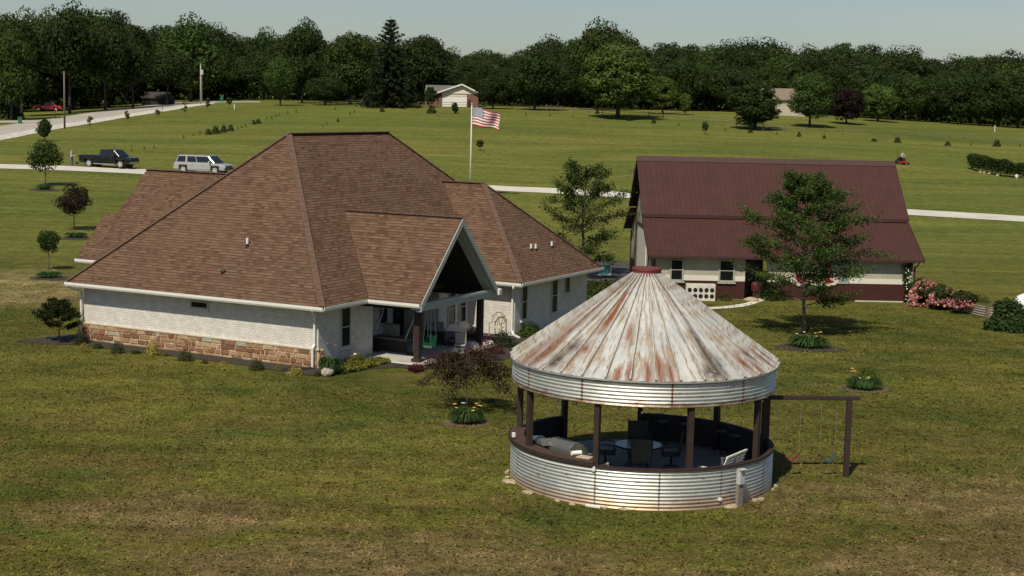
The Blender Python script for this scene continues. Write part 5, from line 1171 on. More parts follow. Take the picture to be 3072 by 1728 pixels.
    wins=((.04,.26),(.31,.55),(.57,.95)) if kind=='suv' else ((.05,.40),(.43,.96))
    for s in(-1,1):
        for a,b in wins: side(s,a,b)
    def lerpq(A,B,t_): return tuple(A[i]+(B[i]-A[i])*t_ for i in range(3))
    for nm,(a,b,c,d),off in (('windscreen',(V[2],V[3],V[7],V[6]),(.015,0,.012)),('rear_window',(V[0],V[1],V[5],V[4]),(-.015,0,.012))):
        q=[lerpq(lerpq(a,b,u),lerpq(d,c,u),v_) for u,v_ in((.03,.06),(.97,.06),(.97,.93),(.03,.93))]; q=[(p[0]+off[0],p[1],p[2]+off[2]) for p in q]
        m=MB(); m.add(q+[(p[0]-off[0],p[1],p[2]-off[2]) for p in q],[(0,1,2,3),(7,6,5,4),(0,4,5,1),(1,5,6,2),(2,6,7,3),(3,7,4,0)]); m.build(nm,GLC,t)
    for xx in (rx,fx):
        for s in(-1,1):
            m=MB(); m.tube([(xx,s*(w2-.27),rw),(xx,s*(w2-.02),rw)],[rw,rw],28); wh=m.build('wheel',TYRE,t,bevel=.02)
            m=MB(); m.tube([(xx,s*(w2-.03),rw),(xx,s*(w2-.005),rw)],[.27,.25],20); m.build('rim',RIMM,wh)
            for k in range(5):
                a=k*2*PI/5; m=MB(); m.bar((xx+.1*cos(a),s*(w2+.0),rw+.1*sin(a)),(xx+.24*cos(a),s*(w2+.0),rw+.24*sin(a)),.03,.05); m.build('spoke_gap',TYRE,wh)
            m=MB(); m.tube([(xx,s*(w2-.40),rw+.02),(xx,s*(w2-.28),rw+.02)],[.45,.45],20); m.build('wheel_well',BLK,t)
    for s in(-1,1):
        m=MB(); m.b2(f-.16,f-.02,s*(w2*.62),s*(w2*.88),hood-.36,hood-.2); m.build('headlight',LAMPG,t,bevel=.02)
        m=MB(); m.b2(-f-.012,-f+.06,s*(w2*.78),s*(w2*.94),.82,1.1); m.build('tail_light',REDM,t)
        m=MB(); m.b2(1.15,1.32,s*(w2+.02),s*(w2+.24),belt+.0,belt+.22); m.build('mirror',pm if kind=='suv' else BLK,t,bevel=.02)
        m=MB(); m.tube([(rx+.62,s*(w2+.03),.42),(fx-.62,s*(w2+.03),.42)],.055,8); m.build('running_board',CHR if chrome else BLK,t)
        for xx in ((-.2,.75) if kind=='pickup' else (-.75,.35)):
            m=MB(); m.b2(xx,xx+.16,s*(w2+.0),s*(w2+.035),belt-.2,belt-.165); m.build('door_handle',CHR if chrome else pm,t)
    m=MB(); m.b2(f-.05,f+.01,-w2*.58,w2*.58,.72,hood-.22); m.build('grille',BLKM,t,bevel=.01)
    m=MB(); m.b2(f-.04,f+.07,-w2*.88,w2*.88,.48,.68); m.build('front_bumper',BLK if kind=='suv' else CHR,t,bevel=.03); m=MB(); m.b2(-f-.1,-f+.05,-w2*.9,w2*.9,.5,.68); m.build('rear_bumper',pm if kind=='suv' else CHR,t,bevel=.03)
    if kind=='pickup':
        m=MB(); m.b2(-f+.1,-.72,-w2*.78,w2*.78,belt+.035,belt+.055); m.build('truck_bed',BLK,t)
    return t
def heading(px1,py1,px2,py2): a=at(px1,py1);b=at(px2,py2); return math.atan2(b.y-a.y,b.x-a.x)
hA=heading(200,505,440,516)
p=at(322,504); dirv=Vector((cos(hA),sin(hA),0)); nrm=Vector((-dirv.y,dirv.x,0))
vehicle('pickup_truck','glossy black four door pickup truck with chrome running boards on the pale driveway','pickup truck',p+nrm*.6+Vector((0,0,.03)),hA-R_(12),'pickup',P_BLK,5.95,2.03)
p=at(606,523); vehicle('suv','long silver estate SUV parked above the garage roof ridge by the driveway','SUV',p+nrm*.6+Vector((0,0,.03)),hA-R_(12),'suv',P_SIL,5.6,2.06,1.02)
p=at(148,334); vehicle('pickup_truck','bright red pickup truck parked under the trees across the road','pickup truck',p+Vector((0,0,.0)),R_(-8),'pickup',P_REDC,5.8,2.0,chrome=False)
def far_car(nm,lab,px,py,rz,kind,pm): p=at(px,py); return vehicle(nm,lab,'car',p,rz,kind,pm,4.6,1.85,.95,chrome=False)
far_car('parked_car','small blue car with a white roof in the shade under the roadside trees',428,301,R_(-20),'suv',P_BLU)
far_car('parked_car','white car showing between dark trunks left of the blue car',348,303,R_(70),'suv',P_WHTC); far_car('parked_car','white car in tree shade by the dark low house',517,300,R_(80),'suv',P_WHTC)
# ================================================================ people
SKIN=plain('skin',(.45,.27,.19),.6,var=.05)
def figure(label,loc,rz,J,mats,cap=None):
    """skin-modifier body from joints; J: dict joint->(pos,radius,parent)"""
    me=bpy.data.meshes.new('body'); names=list(J); idx={k:i for i,k in enumerate(names)}
    me.from_pydata([J[k][0] for k in names],[(idx[J[k][2]],idx[k]) for k in names if J[k][2]],[]); o=bpy.data.objects.new('body',me); C.objects.link(o)
    mo=o.modifiers.new('s','SKIN'); mo.use_smooth_shade=True
    for i,k in enumerate(names): r=J[k][1]; me.skin_vertices[0].data[i].radius=(r,r)
    me.skin_vertices[0].data[0].use_root=True
    sb_=o.modifiers.new('u','SUBSURF'); sb_.levels=1; sb_.render_levels=1
    dg=bpy.context.evaluated_depsgraph_get(); dg.update(); me2=bpy.data.meshes.new_from_object(o.evaluated_get(dg)); bpy.data.objects.remove(o)
    for q in mats: me2.materials.append(q)
    zs=J['waist'][0][2]; 
    for p in me2.polygons:
        z=p.center.z; x=Vector(p.center); best=min(names,key=lambda k:(Vector(J[k][0])-x).length)
        p.material_index=J[best][3]; p.use_smooth=True
    t=thing('person',label,'person',loc,rz); b=bpy.data.objects.new('body',me2); C.objects.link(b); b.parent=t
    return t
def person_joints(stand=True,arm_f=(.32,.25,1.12),arm_l=(.3,-.22,1.1)):
    J={'pelvis':((0,0,.93),.125,None,1),'waist':((0,0,1.05),.115,'pelvis',0),'chest':((.01,0,1.28),.14,'waist',0),'neckb':((.01,0,1.45),.07,'chest',0),'neck':((.02,0,1.52),.05,'neckb',2),'head':((.04,0,1.62),.088,'neck',2),'crown':((.03,0,1.70),.075,'head',3)}
    for s,nm,ar in ((1,'l',arm_f),(-1,'r',arm_l)):
        J[nm+'sh']=((.01,s*.19,1.42),.065,'neckb',0); J[nm+'el']=((.06,s*.25,1.16),.045,nm+'sh',0); J[nm+'wr']=(ar,.03,nm+'el',2); 
        hd=Vector(ar)+Vector((.07,0,-.01)); J[nm+'palm']=(tuple(hd),.032,nm+'wr',2)
        for q,(dy,l) in enumerate(((-.03,.075),(-.01,.085),(.01,.08),(.03,.065))): J[nm+'f%d'%q]=((hd.x+l,hd.y+dy,hd.z-.03),.009,nm+'palm',2)
        J[nm+'th']=((hd.x+.02,hd.y-s*.055,hd.z-.01),.011,nm+'palm',2)
        if stand:
            J[nm+'hip']=((0,s*.10,.88),.095,'pelvis',1); J[nm+'kn']=((.04+.05*s,s*.12,.50),.062,nm+'hip',1); J[nm+'an']=((-.02+.08*s,s*.13,.10),.042,nm+'kn',1); J[nm+'to']=((.14+.08*s,s*.14,.04),.04,nm+'an',4)
        else:
            J[nm+'hip']=((.02,s*.11,.90),.095,'pelvis',1); J[nm+'kn']=((.46,s*.15,.94),.065,nm+'hip',1); J[nm+'an']=((.56,s*.15,.55),.045,nm+'kn',1); J[nm+'to']=((.72,s*.15,.50),.042,nm+'an',4)
    return J
SHIRT=plain('grey_shirt',(.42,.40,.36),.8); JEANS=plain('blue_jeans',(.06,.09,.15),.85); CAPM=plain('tan_cap',(.3,.28,.12),.8); SHOE=plain('dark_shoe',(.05,.06,.08),.8); DKSH=plain('black_shirt',(.03,.03,.035),.8)
p=at(215,499); per=figure('person in a grey shirt, blue jeans and cap holding onto the black truck tailgate',p,hA,person_joints(),[SHIRT,JEANS,SKIN,CAPM,SHOE]); m=MB(); m.b2(.02,.2,-.08,.08,1.665,1.68); m.build('cap_brim',CAPM,per)
hv=at(215,499)+dirv*.6; m=MB(); m.bar((0,0,1.08),(1.0,0,1.12),.1,.06); o=m.build('tailgate_tool',BLKM,None,loc=hv,rot=hA); tag(o,'dark bar held between the standing person and the truck tailgate','tool')
hv=at(224,499)+dirv*.25; o=MB().b2(-.13,.13,-.1,.1,.22,.5).build('black_bag',BLK,None,loc=hv,rot=hA,bevel=.03); tag(o,'small black bag hanging by the legs of the standing person','bag')
# riding mower
mp_=at(2706,493); mw=thing('riding_mower','red zero turn riding mower out on the far lawn right of the barn ridge','mower',mp_,R_(-75))
MB().b2(-.25,.75,-.5,.5,.2,.42).build('mower_deck',REDM,mw,bevel=.04); MB().b2(-.75,-.1,-.35,.35,.35,.85).build('engine_cover',BLKM,mw,bevel=.05); MB().b2(-.2,.3,-.28,.28,.6,.72).build('seat',BLK,mw,bevel=.04); MB().b2(-.25,-.12,-.28,.28,.7,1.15).build('seat_back',BLK,mw,bevel=.04)
for s in(-1,1):
    MB().tube([(-.5,s*.38,.28),(-.5,s*.62,.28)],.29,20).build('rear_wheel',TYRE,mw); MB().tube([(.85,s*.38,.15),(.85,s*.5,.15)],.15,14).build('front_wheel',TYRE,mw); MB().tube([(.3,s*.25,.6),(.42,s*.25,.95),(.28,s*.2,1.05)],.015,6).build('lever',BLKM,mw)
MB().tube([(-.55,-.42,.6),(-.6,-.42,1.6),(-.6,.42,1.6),(-.55,.42,.6)],.025,8).build('roll_bar',BLKM,mw)
pj=person_joints(False,(.28,.26,1.05),(.28,-.26,1.05)); per=figure('person in a light vest and yellow cap sitting on the red riding mower',mp_+Vector((0,0,-.06)),R_(-75),pj,[SHIRT,DKSH,SKIN,plain('yellow_cap',(.5,.45,.12),.8),SHOE])
# ================================================================ flagpole and flag
fp_=at(1410,588); FD=fp_.y; FH=zat(1412,314,FD)-fp_.z
pl_=thing('flagpole','tall white flagpole rising behind the small wing roof ridge','flagpole',fp_); MB().tube([(0,0,-.1),(0,0,FH*.5),(0,0,FH)],[.085,.075,.05],14).build('pole',plain('white_pole_paint',(.62,.6,.52),.5,var=.05),pl_,smooth=True)
MB().blob((0,0,FH+.07),(.09,.09,.09),2,0).build('finial',plain('gold_ball',(.5,.4,.15),.4),pl_,smooth=True); MB().b2(-.35,.35,-.35,.35,-.05,.06).build('base',CONC,pl_)
u_=FD/FPX
FW,FHh=83*u_,60*u_; NXf,NYf=39,26
m=MB()
def fpos(i,j):
    s=i/NXf; t=j/NYf; x=.06+FW*(s*.98); z=FH-.18-FHh*(.02+t*.93*(1-.10*s)) - FHh*(.30*s**1.5) + .03*FHh*sin(s*8+t*1.5); y=.22*sin(s*7.5+t*2.2)*(.3+s)+.1*sin(s*15+1)*s
    x+= .06*sin(t*6)*s
    return Vector((x,y,z))
for j in range(NYf+1):
    for i in range(NXf+1): m.v.append(tuple(fpos(i,j)))
for j in range(NYf):
    for i in range(NXf):
        a=j*(NXf+1)+i; m.f.append((a,a+1,a+NXf+2,a+NXf+1)); m.mi.append(2 if (i<NXf*.4 and j<14) else (0 if (j//2)%2==0 else 1))
FR,FWh,FB=plain('flag_red',(.38,.03,.045),.8,var=.08),plain('flag_white',(.72,.68,.64),.8,var=.05),plain('flag_blue',(.03,.05,.16),.8,var=.1)
fl=m.build('american_flag',[FR,FWh,FB],None,smooth=True,loc=fp_,uv=False,wind=False); tag(fl,'American flag with stars and stripes flying right from the white flagpole','flag')
sol=fl.modifiers.new('s','SOLIDIFY'); sol.thickness=.012; sol.offset=0
m=MB()
for r in range(9):
    for c in range(6 if r%2==0 else 5):
        i=NXf*.4*((c*2+(1 if r%2==0 else 2))/12); j=14*((r+1)/10); ii,jj=int(i),int(j); P0=fpos(i,j) ; dx=(fpos(i+.5,j)-P0).normalized(); dy=(fpos(i,j+.5)-P0).normalized(); nn=dx.cross(dy).normalized()
        for sg_ in(-1,1):
            vs=[]; s=.075
            for q in range(10): a=q*PI/5+PI/2; rr=s if q%2==0 else s*.42; vs.append(P0+dx*(rr*cos(a))-dy*(rr*sin(a))+nn*(.014*sg_))
            m.add(vs,[tuple(range(10))])
m.build('stars',FWh,fl,uv=False,wind=False)
# ================================================================ utility poles, mailboxes, bins
POLE=plain('weathered_pole_wood',(.13,.11,.09),.9,var=.25); POLE2=plain('pale_pole_wood',(.34,.32,.27),.9,var=.2)
p=at(194,386); h=zat(194,214,p.y)-p.z; o=MB().tube([(0,0,-.3),(0,0,h)],[.15,.11],12).build('utility_pole',POLE,None,smooth=True,loc=p); tag(o,'thin dark bare utility pole in front of the red pickup','utility pole')
p=at(602,313); h=zat(602,194,p.y)-p.z; t=thing('utility_pole','pale utility pole with a grey transformer can beside the road bend','utility pole',p); MB().tube([(0,0,-.3),(0,0,h)],[.15,.11],12).build('pole',POLE2,t,smooth=True); MB().cyl((.33,-.05),.26,h-2.0,h-1.0,16).build('transformer',plain('transformer_grey',(.45,.46,.46),.5),t,bevel=.03); MB().tube([(0,0,h),(0,0,h+.3)],.05,6).build('insulator',TRIMG,t); MB().tube([(.24,0,0),(.24,0,h-2.2)],.045,8).build('conduit',POLE2,t)
GBIN=plain('green_bin_plastic',(.02,.13,.08),.5)
def wbin(lab,px,py):
    p=at(px,py); t=thing('trash_bin',lab,'trash bin',p,.2); m=MB(); m.add([(-.26,-.28,.08),(.26,-.28,.08),(.26,.28,.08),(-.26,.28,.08),(-.32,-.36,1.0),(.32,-.36,1.0),(.32,.36,1.0),(-.32,.36,1.0)],[(0,1,2,3),(4,7,6,5),(0,4,5,1),(1,5,6,2),(2,6,7,3),(3,7,4,0)]); m.build('bin_body',GBIN,t,bevel=.02); MB().b2(-.35,.35,-.4,.38,1.0,1.08).build('lid',GBIN,t,bevel=.02)
    for s in(-1,1): MB().tube([(s*.26,.3,.13),(s*.33,.3,.13)],.13,12).build('wheel',TYRE,t)
wbin('green wheeled trash bin beside the road at the left',60,371); wbin('green wheeled trash bin by the far road bend behind the saplings',665,306)
def mailbox(lab,px,py,mat): 
    p=at(px,py); t=thing('mailbox',lab,'mailbox',p,.1); MB().b2(-.05,.05,-.05,.05,0,1.05).build('post',POLE,t); MB().b2(-.11,.11,-.25,.25,1.05,1.3).build('box',mat,t,bevel=.04)
mailbox('dark mailbox below the red pickup near the road',166,352,BLK); mailbox('white mailbox pair right of the dark utility pole',212,334,TRIM); mailbox('white mailbox by the road near the low dark house',484,301,TRIM); mailbox('dark red mailbox beside the yellow sapling by the road',487,338,RCAP)
p=at(703,328); o=MB().cyl((0,0),.09,0,.95,10).build('marker_post',TRIM,None,loc=p); tag(o,'short white marker post in grass right of the road bend','post')
p=at(2984,396); o=MB().cyl((0,0),.07,0,1.2,10).build('marker_post',TRIM,None,loc=p); tag(o,'white marker post on the far slope near the right photo edge','post')
for px,py,lab in ((2403,337,'left one of two pale stones below the wood edge tree'),(2412,337,'right one of two pale stones below the wood edge tree')): o=MB().b2(-.22,.22,-.1,.1,0,.75).build('upright_stone',EDG,None,loc=at(px,py),bevel=.06); tag(o,lab,'stone')
# saplings along the road
for px,b,tp_,w_,lab in ((271,388,345,20,'straggly yellow sapling right of the dark utility pole'),(381,365,327,14,'narrow yellow green sapling at mid road verge'),(473,349,327,16,'small round golden sapling beside the red mailbox'),(553,353,297,17,'tall golden sapling left of the transformer pole'),(623,336,292,17,'light green sapling right of the transformer pole'),(688,327,289,20,'young green sapling farthest right along the road bend')):
    p=at(px,b); k=p.y/FPX; H_=(b-tp_)*k*1.05; W_=w_*k*1.15; c_=crown('crown',px,H_,W_,H_*.12,F_GOLD if px<600 else F_MAPG,13,16,.24,.42,'pear'); tree('sapling',lab,'sapling',p,c_,trunkmesh('trunk',px,H_,H_*.3,.03,BARK,3,W_*.3))
# shrubs out in the field
G3='small dark shrubs dotted over the mown field'
for px,b,w_,h_,lab in ((625,404,20,18,'dark field shrub, first and smallest of the row of four beside the driveway slope'),(647,401,27,24,'dark field shrub, second and broadest in the row of four'),(671,397,21,22,'dark field shrub, third in the row of four'),(692,393,20,20,'dark field shrub at the right end of the row of four'),(761,373,12,14,'dark shrub left of a pair farther up the field'),(775,371,18,15,'wider dark shrub right one of a pair farther up the field'),(1295,340,28,24,'round dark shrub left of the small spruce in front of the far garage'),(1145,336,13,14,'small dark shrub before the left fence stretch'),(1151,336,8,8,'tiny dark sprout before the left fence stretch'),(1014,366,9,11,'tiny shrub above the house ridge'),(1792,341,14,12,'dark shrub at the fence under the bright broad tree'),(1889,362,20,18,'dark shrub at the fence in the shadow of the broad tree'),(1961,370,16,14,'dark shrub on the fence line right of the broad tree shadow'),(2251,398,16,11,'dark shrub below the lone round dark tree'),(2397,410,13,15,'pointed dark shrub in the fence line row'),(2622,424,20,9,'flat brown shrub in the fence line row'),(2692,428,22,17,'round dark shrub above the red mower'),(2843,437,20,13,'dark low shrub left of the hedge top'),(2990,440,24,22,'conical dark shrub above the hedge'),(2473,415,12,10,'small brown shrub along the right fence')):
    shrub('field_shrub',lab,px,b,w_,h_,F_DGRN,seed=3,ls=.16,n=420)
p=at(1366,341); k=p.y/FPX; c_=crown('crown',7,38*k,25*k,.05,F_SPRU,24,60,.3,.4,'cone'); tree('small_spruce','small conical spruce in the field before the far garage','tree',p,c_,trunkmesh('trunk',7,30*k,.3,.05,BARKD,1,.3))
for px,b,tp_,w_,lab in ((1440,452,418,20,'thin leafy sapling on the field right of the flagpole'),(2114,403,362,22,'leafy young tree in mid field right of the fence shrubs')):
    p=at(px,b); k=p.y/FPX; H_=(b-tp_)*k; W_=w_*k*1.2; c_=crown('crown',px,H_,W_,H_*.15,F_MAPG,16,36,.2,.5,'oval'); tree('young_tree',lab,'tree',p,c_,trunkmesh('trunk',px,H_,H_*.3,.035,BARK,3,W_*.3))
for k,(px,b) in enumerate(((551,414),(580,408),(600,402),(737,381),(801,358),(815,356),(828,352),(838,349),(863,343),(889,338),(980,374),(1005,330),(1050,344),(1064,338),(395,454),(433,448),(462,443),(1577,347),(1650,349),(1718,351),(2036,378),(2175,392),(2330,404),(2913,437),(3060,442),(725,384),(712,388),(968,380))):
    shrub('field_sprout','tiny dark sprout planted in the mown far field',px,b,7,9,F_DGRN,group='tiny sprouts planted in the far field',seed=4,ls=.22,n=90,cat='sprout')
# ================================================================ split rail fence
FPTS=[(952,318),(1010,314),(1085,316),(1160,319),(1290,322),(1420,323),(1536,327),(1640,333),(1766,343),(1850,352),(1946,354),(2034,361),(2170,375),(2290,392),(2420,402),(2530,404),(2640,414),(2802,418),(2892,424),(2980,432),(3080,438)]
fw_pts=[at(*q) for q in FPTS]; fw_pts=resample(fw_pts,3.0)
F0=fw_pts[0]; fe=thing('rail_fence','long weathered split rail fence crossing the far field below the wood','fence',F0); FM=plain('grey_fence_wood',(.12,.10,.065),.9,var=.3)
# keep posts evenly spaced in plan
sel=[fw_pts[0]]
for q in fw_pts[1:]:
    if (Vector((q.x,q.y))-Vector((sel[-1].x,sel[-1].y))).length>2.9: sel.append(q)
sel=sel[:98]
post_me=None
for k,q in enumerate(sel):
    g_=Vector((q.x,q.y,gz(q.x,q.y)))-F0
    if post_me is None: o=MB().b2(-.06,.06,-.06,.06,-.2,1.1).build('post',FM,fe); post_me=o.data
    else: o=bpy.data.objects.new('post',post_me); C.objects.link(o); o.parent=fe
    o.location=g_
    if k:
        pr_=Vector((sel[k-1].x,sel[k-1].y,gz(sel[k-1].x,sel[k-1].y)))-F0
        if k<99:
            m=MB(); m.bar(pr_+Vector((0,0,.95)),g_+Vector((0,0,.93)),.05,.08); m.bar(pr_+Vector((0,0,.5)),g_+Vector((0,0,.52)),.05,.08); m.build('rails',FM,fe,uv=False)
# ================================================================ far house and roofs
fh=at(1362,300); fh=Vector((fh.x,302,gz(fh.x,302))); k=302/FPX; hs=thing('brick_garage_house','distant low brick house with a cream garage gable facing the camera','house',(atd(1362,302).x,302,gz(fh.x,302)),.0)
hx_=lambda px:(px-1362)*k
MB().b2(hx_(1316),hx_(1326),-.02,6,-.2,2.6).build('brick_wall',RB,hs); MB().b2(hx_(1400),hx_(1434),-.02,6,-.2,2.6).build('brick_wall',RB,hs); MB().b2(hx_(1326),hx_(1400),.1,.2,2.1,2.75).build('lintel',CREAM,hs)
MB().b2(hx_(1326),hx_(1400),.15,.2,0,2.12).build('garage_door',TRIM,hs); 
gp=[(hx_(1314),2.6),(hx_(1436),2.6),(hx_(1385),4.25)]; m=MB(); m.prism(gp,1,-.05,.1); m.build('gable_siding',CREAM,hs)
for sgn,(xa,xb) in ((-1,(hx_(1303),hx_(1385))),(1,(hx_(1447),hx_(1385)))):
    m=MB(); m.slab([(xa,-.6,2.55),(xb,-.6,4.45),(xb,9,4.45),(xa,9,2.55)],.12); ro=m.build('garage_roof',SHG,hs); m=MB(); m.bar((xa,-.64,2.48),(xb,-.64,4.38),.06,.26); m.build('fascia',TRIM,ro)
MB().slab([(hx_(1270),4.0,2.6),(hx_(1385),4.0,2.6),(hx_(1385),8.5,4.2),(hx_(1270),8.5,4.2)],.12).build('main_roof',SHG,hs); MB().b2(hx_(1272),hx_(1315),4.6,4.8,-.2,2.6).build('house_wall',RB,hs)
MB().b2(hx_(1431),hx_(1443),5,6,2.5,5.3).build('chimney',RB,hs)
shrub('climbing_shrub','reddish climbing shrub on the brick right of the far garage door',1408,300,12,22,F_RED,seed=6,ls=.2,n=300,loc=atd(1408,301))
t=thing('tan_roof_house','pale walled house with a big tan roof half hidden behind the round dark tree','house',(atd(2350,292).x,292,gz(atd(2350,292).x,292)),.05); k=292/FPX
TANR=plain('tan_shingles',(.2,.155,.11),.9,var=.15)
MB().slab([(-75*k,0,3.0),(75*k,0,3.0),(60*k,5,5.1),(-60*k,5,5.1)],.15).build('roof',TANR,t); MB().b2(-70*k,70*k,.4,5,-.5,3.0).build('wall',TAN,t); MB().b2(40*k,50*k,.36,.39,.6,2.0).build('window',GLS,t)
t=thing('dark_low_house','low dark roofed house in deep tree shade behind the road','house',(atd(466,322).x,322,gz(atd(466,322).x,322)),.0); k=322/FPX
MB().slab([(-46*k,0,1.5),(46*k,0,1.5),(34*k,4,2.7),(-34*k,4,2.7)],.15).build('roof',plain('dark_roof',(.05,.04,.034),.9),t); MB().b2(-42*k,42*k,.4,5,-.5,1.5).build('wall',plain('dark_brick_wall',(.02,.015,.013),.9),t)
# ================================================================ right side: hedge, roses, planter wall, tank
hp=[at(2915,510),at(2950,520),at(3010,531),at(3072,536),at(3130,538)]
rn=np.random.default_rng(31); n=15000; Q=[]
for i in range(n):
    q=rn.random()*(len(hp)-1); a=hp[int(q)].lerp(hp[int(q)+1],q%1); w_=rn.uniform(-1,1); x,y=a.x+rn.uniform(-.2,.2),a.y+1.0+w_*1.0
    zt=1.75+.2*sin(x*1.3)+.12*sin(x*4); Q.append((x,y,gz(x,y)+zt*(1-.12*w_*w_)*rn.random()**.45+.15))
me=leafmesh('foliage',np.array(Q),rdir(rn,n)+np.array([0,-.3,.5]),rn.uniform(.14,.3,n),F_MAPG,2); o=bpy.data.objects.new('clipped_hedge',me); C.objects.link(o); tag(o,'long dense hedge at the right edge on the far lawn','hedge')
for k,(px,py) in enumerate(((2938,518),(2950,520),(2965,523),(2990,528),(3046,531),(3056,533),(3066,534))): o=MB().blob((0,0,.08),(.22,.16,.16),2,.3,k).build('pale_rock',EDG,None,loc=at(px,py)-Vector((0,.2,0))); tag(o,'pale rock at the foot of the far hedge','rock','pale rocks at the foot of the hedge')
o=thing('garden_disc','small white disc on a stake in front of the hedge','garden ornament',at(3049,540)); MB().cyl((0,0),.02,0,.4,6).build('stake',TRIM,o); MB().tube([(0,-.02,.5),(0,.02,.5)],.2,16).build('disc',TRIM,o)
# corrugated planter wall with posts
PW=[at(2738,914),at(2790,916),at(2850,926),at(2905,941),at(2965,955),at(3020,960)]; PW=smooth_line(PW,2)
t=thing('corrugated_planter','curved raised planter of rusty corrugated steel sheets right of the barn','planter',PW[0]); m=MB(); zz=[i*.66/40 for i in range(41)]
o=len(m.v)
for i,q in enumerate(PW):
    d=(PW[min(i+1,len(PW)-1)]-PW[max(i-1,0)]).normalized(); nn=Vector((d.y,-d.x,0))
    for z in zz: m.v.append(tuple(q-PW[0]+nn*(.022*sin(z*2*PI/.12))+Vector((0,0,z-.1))))
for i in range(len(PW)-1):
    for j in range(40): m.f.append((o+i*41+j,o+(i+1)*41+j,o+(i+1)*41+j+1,o+i*41+j+1)); m.mi.append(0)
m.build('steel_wall',GW,t,smooth=True,wind=False)
for i in (2,len(PW)//2,len(PW)//2+5,len(PW)-3):
    q=PW[i]-PW[0]; MB().b2(q.x-.06,q.x+.06,q.y-.14,q.y-.04,-.1,.62).build('post',POLE,t)
P2=[q+Vector((.25,.9,0)) for q in PW]; vs=[tuple(q-PW[0]+Vector((0,.05,.45))) for q in PW]+[tuple(q-PW[0]+Vector((0,.0,.45))) for q in P2[::-1]]; m=MB(); m.add(vs,[tuple(range(len(vs)))]); m.build('planter_soil',MULCH,t)
def rosebush(lab,px,base,wpx,hpx,seed,nf=90,green=F_DGRN,lift=0):
    p=at(px,base)+Vector((0,.45,0)); k=p.y/FPX; W=wpx*k; p.z+=lift; H_=hpx*k; t=thing('rose_bush',lab,'rose bush',p); rn=np.random.default_rng(seed)
    cm=crown('leaves',seed,H_,W,.05,green,36,70,.16,.4,'dome'); o=bpy.data.objects.new('leaves',cm); C.objects.link(o); o.parent=t
    d=rdir(rn,nf); d[:,2]=np.abs(d[:,2])*.9+.05; d[:,1]=-np.abs(d[:,1]); c=np.stack([d[:,0]*W*.5,d[:,1]*W*.42,d[:,2]*H_*.98],1)
    Cn=np.repeat(c,7,0)+rn.normal(size=(nf*7,3))*.045; me=leafmesh('blossoms',Cn,rdir(rn,nf*7)+np.repeat(d,7,0),rn.uniform(.09,.16,nf*7),P_PNK,seed,.9); o=bpy.data.objects.new('blossoms',me); C.objects.link(o); o.parent=t; o['kind']='stuff'
rosebush('tall pink rose bush against the right corner of the barn',2778,922,104,84,1,150)
rosebush('pink rose bush spilling over the corrugated planter, middle of the three',2838,932,96,50,2,130,lift=.28); rosebush('lower pink rose bush at the right part of the planter wall',2893,944,72,40,3,80,lift=.38)
o=thing('climbing_vine','thin white flowered vine climbing the right end of the barn wall','vine',tuple(BM@Vector((-.28,-.12,0)))); rn=np.random.default_rng(5); n=500; zq=rn.random(n)*2.2; Cn=np.stack([.12*np.sin(zq*3)+rn.normal(size=n)*.12,rn.uniform(-.1,0,n),zq],1); me=leafmesh('leaves',Cn,rdir(rn,n)+np.array([0,-1,.3]),rn.uniform(.08,.16,n),F_DGRN,1); q=bpy.data.objects.new('leaves',me); C.objects.link(q); q.parent=o
n=26; zq=rn.random(n)*2.0; Cn=np.stack([.12*np.sin(zq*3)+rn.normal(size=n)*.14,np.full(n,-.13),zq],1); me=leafmesh('blossoms',Cn,rdir(rn,n)*.4+np.array([0,-1,.3]),rn.uniform(.08,.12,n),P_WHT,1); q=bpy.data.objects.new('blossoms',me); C.objects.link(q); q.parent=o; q['kind']='stuff'
shrub('large_shrub','large dark green arching shrub at the right edge below the planter',3022,992,125,92,F_MAPG,seed=12,ls=.10,n=3200,sy=.8); shrub('low_shrub','low gold green shrub partly behind the large dark shrub',3066,975,40,40,F_GOLD,seed=5,ls=.08,n=1000)
shrub('flower_tuft','small green tuft with pale flowers behind the planter wall end',2940,905,60,24,F_LOC,seed=13,ls=.08,n=800)
tk=at(3092,944); t=thing('propane_tank','white domed tank cut by the right photo edge','tank',tk,.3); k=tk.y/FPX
m=MB(); pf=[(-.95,0),(-.9,.25),(-.7,.42),(-.45,.5),(.9,.5),(1.2,.42),(1.4,.25),(1.45,0)]; N=24; vs=[(a,r*cos(2*PI*i/N),.62+r*sin(2*PI*i/N)) for a,r in pf for i in range(N)]; m.add(vs,[(j*N+i,j*N+(i+1)%N,(j+1)*N+(i+1)%N,(j+1)*N+i) for j in range(len(pf)-1) for i in range(N)]); m.build('shell',plain('tank_white',(.8,.8,.78),.4,var=.03),t,smooth=True)
MB().cyl((0,0),.16,1.08,1.28,16).build('cap',TRIMG,t)
for x in(-.5,.9): MB().b2(x-.06,x+.06,-.3,.3,-.1,.2).build('foot',TRIMG,t)
